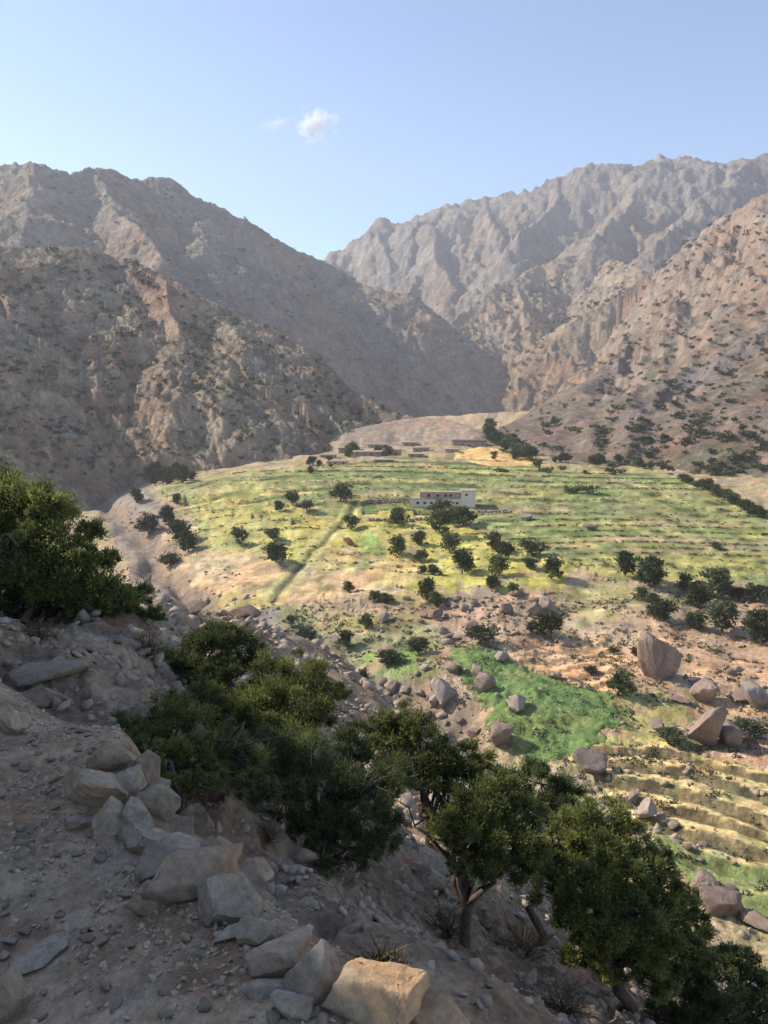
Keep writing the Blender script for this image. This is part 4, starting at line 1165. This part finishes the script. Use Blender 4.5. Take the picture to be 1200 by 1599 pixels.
def bush_stuff(n, ur, vr, funcs, yr, wpx, dens, name, label):
    uv = []
    while len(uv) < n:
        u, v = random.uniform(*ur), random.uniform(*vr)
        if random.random() < dens(u, v): uv.append((u, v))
    P = hits(uv, funcs, *yr, 600); P = P[P[:, 1] < yr[1] * .985]
    V0, F0 = rock_verts(5, n=1, dims=(1, 1, 1), cuts=0, rough=.6)
    sz = np.linalg.norm(P - EYE, axis=1) / F * wpx * np.random.default_rng(9).uniform(.5, 1.4, len(P))
    # each bush here is a handful of leaf clumps
    r = np.random.default_rng(10); m = 26
    C = np.repeat(P, m, 0) + r.normal(0, 1, (len(P) * m, 3)) * np.repeat(sz, m)[:, None] * np.array([.28, .28, .16]) + np.repeat(sz, m)[:, None] * np.array([0, 0, .22])
    V = leaf_tris(C, r.normal(size=C.shape) + np.array([0, 0, .6]), 1.0, 1.0, r)
    ctr = np.repeat(C, 3, 0); V = ctr + (V - ctr) * np.repeat(np.repeat(sz, m), 3)[:, None] * .33
    cl = np.repeat(np.clip(r.normal(.45, .25, len(C)), 0, 1), 3)
    tag(link(name, mesh_from(name, V, np.arange(len(V)).reshape(-1, 3), M_leaff, False, np.stack([cl] * 3, 1))), label, "scrub", kind="stuff")
bush_stuff(900, (-20, 640), (385, 750), [MT['spur']], (310, 640), 8, lambda u, v: clump(u, v), "spur_scrub", "countless small dark bushes speckling the left spur")
bush_stuff(500, (0, 860), (270, 640), [MT['spur'], MT['ridge']], (600, 1400), 5, clump, "ridge_scrub", "scattered low scrub on the hazy left ridge")
bush_stuff(700, (740, 1210), (330, 730), [MT['slope'], MT['foothill']], (300, 1700), 6, lambda u, v: clump(u * .8, v * 1.4), "slope_scrub", "small scrub sprinkled over the right slope and foothills")
# low tufts and weeds over the valley banks
def tufts(n, poly, wm, mat, name, label, thr=.0):
    pw = poly_world(poly); lo, hi = pw.min(0), pw.max(0); r = np.random.default_rng(len(name) * 7)
    x = r.uniform(lo[0], hi[0], n); y = r.uniform(lo[1], hi[1], n)
    k = inside(pw, x, y) & (fbm(x / 8, y / 8, 3, 311) > thr)
    if name == "terrace_weeds":
        fr_ = terr_w(x, y) % 1.0; k = inside(pw, x, y) & (((fr_ > .82) & (fr_ < .99) & (noise(x / 14, np.floor(terr_w(x, y)) * 2.7, 147) > -.35)) | (r.uniform(0, 1, n) < .02))
    x, y = x[k], y[k]; P = np.stack([x, y, H_valley(x, y)], -1)
    sz = wm * r.uniform(.4, 1.4, len(P)); m = 14
    C = np.repeat(P, m, 0) + r.normal(0, 1, (len(P) * m, 3)) * np.repeat(sz, m)[:, None] * np.array([.3, .3, .12]) + np.repeat(sz, m)[:, None] * np.array([0, 0, .18])
    V = leaf_tris(C, r.normal(size=C.shape) * .6 + np.array([0, 0, 1]), 1.0, .6, r)
    ctr = np.repeat(C, 3, 0); V = ctr + (V - ctr) * np.repeat(np.repeat(sz, m), 3)[:, None] * .42
    cl = np.repeat(np.clip(r.normal(.5, .3, len(C)), 0, 1), 3)
    tag(link(name, mesh_from(name, V, np.arange(len(V)).reshape(-1, 3), mat, False, np.stack([cl] * 3, 1))), label, "weeds", kind="stuff")
tufts(11000, [(400,945),(900,925),(1200,920),(1200,1599),(1000,1599),(560,1060)], .75, M_leafg, "bank_weeds", "low grey green weeds and tufts on the stony banks", .0)
tufts(34000, [(250,770),(560,722),(1060,745),(1200,812),(1200,905),(900,890),(560,900),(300,860)], .85, M_leaff, "terrace_weeds", "rough green growth along the terrace edges of the plateau", .1)

M_grass = leaf_mat("grass_blade", (.12, .19, .06), (.26, .33, .12), .15)
tufts(2200, [(700,1016),(745,1014),(800,1035),(870,1062),(945,1088),(978,1112),(958,1148),(918,1180),(850,1190),(800,1192),(806,1160),(770,1120),(735,1085),(712,1050)], .75, M_grass, "grass", "rough tufts of bright grass in the meadow", -.1)

# ------------------------------------------------------------------ boulders in the valley
bprot = [rock_verts(400 + i, n=4, dims=(1, 1, 1), cuts=18, rough=.08, depth=(.3, .66)) for i in range(9)]
bmesh_b = [mesh_from("boulder", V, Fc, M_boulder) for V, Fc in bprot]
bmesh_p = [mesh_from("boulder", V, Fc, M_pale) for V, Fc in bprot]
BO = [
 (1108,1170,66,72,'b',.1,"tall split boulder above the golden terraces"),
 (1140,1166,50,50,'b',0,"dark shaded boulder leaning against the tall split one"),
 (1103,1100,48,36,'b',0,"angular pink boulder between the peaked and the split boulder"),
 (1062,1098,34,14,'b',0,"flat rock left of the angular pink boulder"),
 (919,1206,64,34,'b',0,"low dark boulder at the lower corner of the bright meadow"),
 (1188,1105,60,40,'p',0,"pale broken boulder at the right edge of the photo"),
 (1165,1098,36,22,'b',0,"brown rock left of the pale broken boulder"),
 (808,1114,46,34,'p',0,"pale boulder standing inside the bright meadow"),
 (757,1082,46,34,'b',0,"brown boulder at the left edge of the meadow, upper"),
 (695,1106,48,46,'p',0,"rounded grey boulder at the end of the stream bed"),
 (678,1104,26,24,'p',0,"small pale rock touching the rounded grey boulder"),
 (780,1165,58,36,'b',0,"broad pinkish boulder at the lower left of the meadow"),
 (742,1152,28,20,'b',0,"small rock left of the broad pinkish boulder"),
 (708,1052,40,20,'b',0,"flat topped rock above the left edge of the meadow"),
 (744,1058,26,18,'b',0,"dark rock in the row above the meadow"),
 (634,1084,18,14,'p',0,"small white stone in the stream bed"),
 (612,1082,34,22,'b',0,"pinkish rock left of the small white stone"),
 (690,1124,22,12,'p',0,"flat white rock in the stream bed below the rounded boulder"),
 (702,1162,28,18,'p',0,"pale rock on the bank above the crooked tree"),
 (1126,1432,66,56,'b',0,"jagged boulder below the golden terraces"),
 (1098,1400,50,34,'b',0,"brown boulder left of the jagged one below the terraces"),
 (1186,1452,46,30,'b',0,"rock at the right edge below the green strip"),
 (1014,1278,40,26,'p',0,"greyish boulder at the left end of the golden terraces"),
 (988,1255,24,18,'b',0,"small rock left of the greyish boulder on the golden terraces"),
 (856,958,40,34,'p',0,"tan block above the orange terraces"),
 (835,962,30,26,'b',0,"brown block left of the tan block"),
 (601,972,20,22,'p',0,"lone upright pale rock on the grassy bank"),
 (545,852,22,16,'b',0,"small rock below the dark tree near the ditch"),
 (822,813,24,13,'p',0,"pale rock alone on the plateau terraces"),
 (924,829,24,10,'b',0,"brown rock alone on the plateau terraces, right of the pale one"),
 (737,985,26,24,'b',0,"pale sided rock on the boulder bank, centre"),
 (683,968,26,20,'b',0,"brown rock under the left bushes of the boulder bank"),
 (700,1000,20,12,'b',0,"low rock on the boulder bank above the stream"),
 (790,958,26,20,'b',0,"brown rock right of the boulder bank"),
 (785,1035,30,20,'p',0,"large pale stone at the top of the bright meadow"),
 (383,968,60,20,'b',0,"long flat ledge of the stony bank, upper"),
 (368,990,64,20,'b',0,"long flat ledge of the stony bank, lower"),
 (300,958,56,14,'b',0,"ledge of the stony bank next to the left tree"),
 (660,1125,44,20,'b',0,"dark rock on the near side of the stream bed"),
 (636,940,18,12,'b',0,"small rock right of the two low bushes on the red bank"),
 (1030,1140,30,14,'b',0,"low rock in the scrub right of the bright meadow"),
 (873,1062,20,10,'b',0,"small stone on the orange terraces"),
]
PB = hits([(b[0], b[1]) for b in BO], [lambda a, b: H_valley(a, b), lambda a, b: H_near(a, b)], 14, 640, 1600)
for i, ((u, v, w_, h_, k, tl, lab), p) in enumerate(zip(BO, PB)):
    s = np.linalg.norm(p - EYE) / F
    W, Hh = w_ * s * .95, h_ * s * 1.15
    me = (bmesh_b if k == 'b' else bmesh_p)[(i * 5) % 9]
    o = link("boulder", me, loc=(p[0], p[1] + W * .15, p[2] + Hh * .27), rot=(random.uniform(-.15, .15), random.uniform(-.2, .2) + tl, random.uniform(0, 6.3) if w_ < 80 else .2), scl=(W, W * (.8 if w_ < 80 else .35), Hh))
    tag(o, lab, "boulder")
# the great peaked boulder
p = ray_hit(H_valley, 1034, 1062); s = np.linalg.norm(p - EYE) / F
Vb, Fb = rock_verts(431, n=5, dims=(2, 2, 2), cuts=16, rough=.06, depth=(.42, .8))
zz = (Vb[:, 2] + 1) / 2
Vb[:, 0] = Vb[:, 0] * (1 - .68 * zz ** 1.1) - .30 * zz; Vb[:, 1] *= (1 - .6 * zz)
Vb = Vb * np.array([.5 * 112 * s, .5 * 66 * s, .5 * 90 * s])
tag(link("boulder", mesh_from("boulder", Vb, Fb, M_boulder), loc=(p[0] + 1.0 * s, p[1] + 10 * s, p[2] + 31 * s), rot=(0, 0, .35)), "great peaked boulder, the largest in the valley, casting a dark shadow", "boulder")
# smaller rocks of the banks
def rocks_in(poly, n, wlo, whi, thr, label, group, name):
    pw = poly_world(poly); lo, hi = pw.min(0), pw.max(0); k = 0
    while k < n:
        x, y = random.uniform(lo[0], hi[0]), random.uniform(lo[1], hi[1])
        if not inside(pw, np.array([x]), np.array([y]))[0] or random.random() > .2 + float(smooth(-.1, .4, noise(x / 9, y / 9, 321))): continue
        z = float(H_valley(np.array([x]), np.array([y]))[0]); sz = wlo + (whi - wlo) * random.random() ** 2.5
        me = random.choice(rk_mesh)
        o = link(name, me, loc=(x, y, z + sz * .12), rot=(random.uniform(-.3, .3), random.uniform(-.3, .3), random.uniform(0, 6.3)), scl=(sz, sz * random.uniform(.6, 1), sz * random.uniform(.45, .9)))
        tag(o, label, "rock", group); k += 1
rk_mesh = [mesh_from("rock", V, Fc, M_boulder) for V, Fc in mids[:5]] + [mesh_from("rock", V, Fc, M_pale) for V, Fc in mids[5:]]
rocks_in([(650,940),(830,925),(900,960),(900,1010),(780,1010),(690,1010),(640,980)], 90, .6, 3.2, 0, "pinkish rock of the boulder bank between plateau rim and meadow", "rocks of the boulder bank", "rock")
rocks_in([(560,1040),(650,1040),(700,1070),(740,1140),(780,1190),(720,1180),(640,1130)], 75, .5, 2.4, 0, "rock lying in the stream bed left of the meadow", "rocks of the stream bed", "rock")
rocks_in([(1000,1040),(1200,1020),(1200,1190),(1060,1180)], 45, .4, 2.0, 0, "loose rock on the orange slope round the great boulder", "rocks round the great boulder", "rock")
rocks_in([(960,1230),(1200,1380),(1200,1520),(1040,1440)], 40, .3, 1.6, 0, "loose rock among the golden terraces", "rocks of the golden terraces", "rock")
rocks_in([(260,905),(520,960),(560,1030),(400,990),(270,950)], 40, .6, 2.6, 0, "grey rock of the stony river bank on the left", "rocks of the left river bank", "rock")
def rub(n, poly, smin, smax, name, label, thr):
    pw = poly_world(poly); lo, hi = pw.min(0), pw.max(0); r = np.random.default_rng(n)
    x = r.uniform(lo[0], hi[0], n); y = r.uniform(lo[1], hi[1], n)
    k = inside(pw, x, y) & (fbm(x / 10, y / 10, 3, 331) > thr); x, y = x[k], y[k]
    tag(link(name, scatter_mesh(name, np.stack([x, y, H_valley(x, y)], -1), smin + (smax - smin) * r.uniform(0, 1, len(x)) ** 3, small, M_rub, (.8, .4))), label, "rubble", kind="stuff")
rub(17000, [(150,780),(430,930),(900,900),(1200,930),(1200,1599),(1000,1599),(560,1070),(300,970)], .2, 1.3, "rubble", "small stones strewn over the bare banks of the valley", -.05)

# ------------------------------------------------------------------ the stone house
M_wallp = plain_mat("pale_plaster", (.68, .60, .49), .15, 1.5, .9, .3)
M_wallr = plain_mat("mud_brick", (.42, .31, .24), .3, 1.2, .95, .5)
M_roofm = plain_mat("roof_earth", (.36, .28, .215), .3, .8, .95, .4)
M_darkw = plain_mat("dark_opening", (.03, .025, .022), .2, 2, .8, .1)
M_wood = plain_mat("weathered_wood", (.11, .08, .055), .3, 5, .8, .3)
def box_mesh(name, x0, x1, y0, y1, z0, z1, mat, bev=.0):
    bm = bmesh.new(); bmesh.ops.create_cube(bm, size=1)
    for v in bm.verts:
        v.co = ((x0 + x1) / 2 + v.co.x * (x1 - x0), (y0 + y1) / 2 + v.co.y * (y1 - y0), (z0 + z1) / 2 + v.co.z * (z1 - z0))
    if bev: bmesh.ops.bevel(bm, geom=bm.edges[:], offset=bev, segments=1, affect='EDGES')
    me = bpy.data.meshes.new(name); bm.to_mesh(me); bm.free(); me.materials.append(mat); return me
def wall_with_holes(name, x0, x1, z0, z1, y0, th, holes, mat):
    """a real wall: openings left out, with depth"""
    xs = sorted({x0, x1, *[h[0] for h in holes], *[h[1] for h in holes]}); zs = sorted({z0, z1, *[h[2] for h in holes], *[h[3] for h in holes]})
    bm = bmesh.new(); V = {}
    def gv(x, y, z):
        k = (round(x, 4), round(y, 4), round(z, 4))
        if k not in V: V[k] = bm.verts.new(k)
        return V[k]
    def solid(i, j):
        if i < 0 or j < 0 or i >= len(xs) - 1 or j >= len(zs) - 1: return False
        cx, cz = (xs[i] + xs[i + 1]) / 2, (zs[j] + zs[j + 1]) / 2
        return not any(h[0] < cx < h[1] and h[2] < cz < h[3] for h in holes)
    for i in range(len(xs) - 1):
        for j in range(len(zs) - 1):
            if not solid(i, j): continue
            a, b, c_, d = xs[i], xs[i + 1], zs[j], zs[j + 1]
            bm.faces.new([gv(a, y0, c_), gv(b, y0, c_), gv(b, y0, d), gv(a, y0, d)])
            bm.faces.new([gv(a, y0 + th, d), gv(b, y0 + th, d), gv(b, y0 + th, c_), gv(a, y0 + th, c_)])
            if not solid(i - 1, j): bm.faces.new([gv(a, y0, d), gv(a, y0 + th, d), gv(a, y0 + th, c_), gv(a, y0, c_)])
            if not solid(i + 1, j): bm.faces.new([gv(b, y0, c_), gv(b, y0 + th, c_), gv(b, y0 + th, d), gv(b, y0, d)])
            if not solid(i, j - 1): bm.faces.new([gv(a, y0, c_), gv(a, y0 + th, c_), gv(b, y0 + th, c_), gv(b, y0, c_)])
            if not solid(i, j + 1): bm.faces.new([gv(a, y0, d), gv(b, y0, d), gv(b, y0 + th, d), gv(a, y0 + th, d)])
    me = bpy.data.meshes.new(name); bm.to_mesh(me); bm.free(); me.materials.append(mat); return me
pl = ray_hit(H_valley, 692, 795); s = np.linalg.norm(pl - EYE) / F
house = empty("farmhouse", (pl[0], pl[1], pl[2] - .3), -.04); house.scale = (1, 1, .74)
tag(house, "long two storey stone house with a pale ground floor, alone on the plateau", "house")
def px(a): return a * s
holes = [(px(x) - .42, px(x) + .42, px(10.5), px(10.5) + 1.0) for x in (-39, -28.5, -18, 9, 22, 34)]
door_x = px(-5)
holes.append((door_x - .5, door_x + .5, 0.01, 2.0))
link("wall", wall_with_holes("wall", px(-50), px(42), 0, px(22), 0, .4, holes, M_wallp), house)
link("wall", box_mesh("wall", px(-50), px(-50) + .4, .4, px(22), 0, px(22) - .004, M_wallr), house)
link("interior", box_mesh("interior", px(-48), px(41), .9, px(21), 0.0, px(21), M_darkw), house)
for hx in holes[:-1]:
    w1 = link("window", box_mesh("window", hx[0] + .02, hx[1] - .02, .28, .34, hx[2] + .02, hx[3] - .02, M_darkw), house)
    link("frame", box_mesh("frame", (hx[0] + hx[1]) / 2 - .04, (hx[0] + hx[1]) / 2 + .04, .22, .275, hx[2] + .02, hx[3] - .02, M_wood), w1)
    link("lintel", box_mesh("lintel", hx[0] - .15, hx[1] + .15, -.05, .0, hx[3] + .02, hx[3] + .17, M_wood), house)
link("door", box_mesh("door", door_x - .48, door_x + .48, .2, .3, .02, 1.98, M_wood), house)
link("terrace_slab", box_mesh("terrace_slab", px(-51), px(43), -.2, px(20), px(22), px(22) + .3, M_roofm, .05), house)
up = [(px(x) - .45, px(x) + .45, px(26), px(26) + 1.1) for x in (-22, -8, 4, 12)]
link("upper_wall", wall_with_holes("upper_wall", px(-36), px(28), px(22) + .3, px(35), px(3.5), .4, up, M_wallr), house)
link("upper_wall", box_mesh("upper_wall", px(-36), px(-36) + .4, px(3.5) + .402, px(20), px(22) + .3, px(35) - .004, M_wallr), house)
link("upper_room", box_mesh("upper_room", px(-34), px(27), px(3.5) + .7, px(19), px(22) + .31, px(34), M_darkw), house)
for hx in up:
    link("upper_window", box_mesh("upper_window", hx[0] + .02, hx[1] - .02, px(3.5) + .28, px(3.5) + .34, hx[2] + .02, hx[3] - .02, M_darkw), house)
link("roof", box_mesh("roof", px(-37), px(29), px(3.5) - .35, px(20), px(35), px(35) + .3, M_roofm, .05), house)
link("tower_wall", wall_with_holes("tower_wall", px(28.2), px(50), 0, px(39), -1.2 + px(3), .4, [(px(36) - .4, px(36) + .4, px(29), px(29) + 1.0)], M_wallp), house)
link("tower_wall", box_mesh("tower_wall", px(50) - .4, px(50), -.798 + px(3), px(24), 0, px(39) - .004, M_wallr), house)
link("tower_wall", box_mesh("tower_wall", px(28.2), px(28.2) + .4, px(3.5) + .8, px(24), px(22) + .31, px(39) - .004, M_wallr), house)
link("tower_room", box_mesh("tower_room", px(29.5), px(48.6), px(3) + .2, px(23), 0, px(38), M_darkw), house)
link("tower_roof", box_mesh("tower_roof", px(27.6), px(51), px(3) - 1.5, px(24.5), px(39), px(39) + .35, M_roofm, .05), house)
link("drainpipe", box_mesh("drainpipe", px(-11.4), px(-10.6), -.12, -.003, .2, px(22) - .05, M_wood), house)
# field walls near the house
def stone_wall(pa, pb, hgt, lab, th=.6, n=None):
    a = ray_hit(H_valley, *pa); b = ray_hit(H_valley, *pb); L = np.hypot(*(b - a)[:2]); n = n or int(L / 1.1)
    root = empty("stone_wall", a); tag(root, lab, "wall")
    for i in range(n):
        t = (i + .5) / n; q = a + (b - a) * t; z = float(H_valley(np.array([q[0]]), np.array([q[1]]))[0])
        sz = L / n * 1.15
        for lv in range(2):
            o = link("stone", random.choice(rk_mesh), root, loc=(q[0] - a[0] + random.uniform(-.15, .15), q[1] - a[1], z - a[2] + hgt * (.25 + .45 * lv)), rot=(0, 0, random.choice((0, 3.14)) + random.uniform(-.3, .3)), scl=(sz * random.uniform(.9, 1.2), th, hgt * .6))
stone_wall((566,790), (640,786), 1.1, "low dry stone wall running left from the house")
stone_wall((745,803), (800,802), .9, "low dry stone wall running right from the house across the terrace")
stone_wall((575,815), (660,812), .9, "low stone bank wall below the left end of the house")

# ------------------------------------------------------------------ the village
VH = [(512,716,24,9,0,"low stone house at the left end of the village"),(546,706,34,10,1,"wide flat roofed house second from the left in the village"),
 (588,700,26,9,0,"small mud brick house in the upper middle of the village"),(574,712,44,10,1,"long house with a dark roof edge in the middle of the village"),
 (612,710,28,11,0,"square brown house just right of the long village house"),(640,697,22,9,1,"small hut at the top of the village"),
 (658,706,26,10,0,"low pale house in the right part of the village"),(650,714,24,8,1,"lowest small house at the village front"),
 (733,698,52,13,1,"long dark roofed house standing apart at the right of the village"),(706,707,20,8,0,"little hut left of the house standing apart"),
 (530,726,26,9,0,"reddish shed below the left end of the village"),(600,722,30,7,1,"flat shed at the upper edge of the fields")]
for i, (u, v, w_, h_, dk, lab) in enumerate(VH):
    p = hits([(u, v)], [lambda a, b: H_valley(a, b), MT['mound']], 300, 640, 900)[0]; s = np.linalg.norm(p - EYE) / F
    W, Hh, D = w_ * s, h_ * s, max(5.0, w_ * s * .45)
    root = empty("village_house", (p[0], p[1], p[2] - .8), random.uniform(-.12, .12)); root.scale = (1, 1, .8); tag(root, lab, "house", "houses of the village")
    nw = max(1, int(W / 3.5)); hs = [(-W / 2 + (k + .5) * W / nw - .4, -W / 2 + (k + .5) * W / nw + .4, Hh * .5, Hh * .5 + .9) for k in range(nw)]
    if nw > 1: hs[nw // 2] = (hs[nw // 2][0], hs[nw // 2][1] + .1, .52, 2.2)
    mt = M_wallr if i % 3 else M_roofm
    link("wall", wall_with_holes("wall", -W / 2, W / 2, 0, Hh, 0, .4, hs, mt), root)
    for sx in (-1, 1): link("side_wall", box_mesh("side_wall", sx * W / 2 - (.4 if sx > 0 else 0), sx * W / 2 + (.4 if sx < 0 else 0), .402, D, 0, Hh - .004, mt), root)
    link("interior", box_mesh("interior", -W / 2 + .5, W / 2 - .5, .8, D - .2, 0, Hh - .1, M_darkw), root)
    for k, hx in enumerate(hs):
        link("door" if (nw > 1 and k == nw // 2) else "window", box_mesh("window", hx[0] + .02, hx[1] - .02, .25, .31, hx[2] + .02, hx[3] - .02, M_wood), root)
    link("roof", box_mesh("roof", -W / 2 - .5, W / 2 + .5, -.9 if dk else -.3, D + .4, Hh, Hh + .45, M_wood if (dk and i == 8) else M_roofm, .06), root)

# ------------------------------------------------------------------ the small cloud
def cloud(name, label, u, v, Yc, rx, ry, rz, dens, seed):
    V, Fc = rock_verts(seed, n=4, dims=(2, 2, 2), cuts=0, rough=.12)
    m = bpy.data.materials.new("cloud_vapour"); m.use_nodes = True; nt = m.node_tree; nt.nodes.clear()
    out = nt.nodes.new("ShaderNodeOutputMaterial"); vo = nt.nodes.new("ShaderNodeVolumePrincipled")
    tc = nt.nodes.new("ShaderNodeTexCoord").outputs["Object"]
    ln = N(nt, "ShaderNodeVectorMath", operation='LENGTH'); nt.links.new(tc, ln.inputs[0])
    fall = maprange(nt, ln.outputs["Value"], .0, 1.0, .75, -.55)
    n1 = noise_node(nt, tc, 2.1, 6, .62, .5)
    a = N(nt, "ShaderNodeMath", operation='MULTIPLY_ADD'); nt.links.new(n1.outputs[0], a.inputs[0]); a.inputs[1].default_value = 3.2; a.inputs[2].default_value = -1.65
    b = N(nt, "ShaderNodeMath", operation='ADD'); nt.links.new(a.outputs[0], b.inputs[0]); nt.links.new(fall, b.inputs[1])
    c_ = N(nt, "ShaderNodeMath", operation='MULTIPLY'); c_.use_clamp = False; mx = N(nt, "ShaderNodeMath", operation='MAXIMUM'); mx.inputs[1].default_value = 0
    nt.links.new(b.outputs[0], mx.inputs[0]); nt.links.new(mx.outputs[0], c_.inputs[0]); c_.inputs[1].default_value = dens
    nt.links.new(c_.outputs[0], vo.inputs["Density"]); vo.inputs["Color"].default_value = (1, 1, 1, 1); vo.inputs["Anisotropy"].default_value = .3
    nt.links.new(vo.outputs[0], out.inputs["Volume"])
    o = link(name, mesh_from(name, V, Fc, m), loc=at(u, v, Yc), rot=(0, R(25) if rx < 150 else R(-3), 0), scl=(rx, ry, rz))
    tag(o, label, "cloud")
cloud("cloud", "small bright white cloud alone in the blue sky", 492, 194, 5000, 175, 120, 140, .05, 61)
cloud("cloud", "faint thin wisp of cloud left of the small white cloud", 432, 193, 5000, 170, 70, 60, .012, 64)


# ------------------------------------------------------------------ haze
if HAZE > 0:
    me = bpy.data.meshes.new("haze"); bm = bmesh.new(); bmesh.ops.create_cube(bm, size=1); bm.to_mesh(me); bm.free()
    hz = link("haze", me, loc=(0, 1340, 350), scl=(6900, 3500, 836))
    m = bpy.data.materials.new("haze_air"); m.use_nodes = True; nt = m.node_tree; nt.nodes.clear()
    o = nt.nodes.new("ShaderNodeOutputMaterial"); v = nt.nodes.new("ShaderNodeVolumePrincipled")
    v.inputs["Color"].default_value = (.87, .90, 1.0, 1); v.inputs["Density"].default_value = HAZE
    v.inputs["Anisotropy"].default_value = .3
    nt.links.new(v.outputs[0], o.inputs["Volume"]); me.materials.append(m)
    tag(hz, "thin pale blue haze filling the valley air", "haze", kind="stuff")
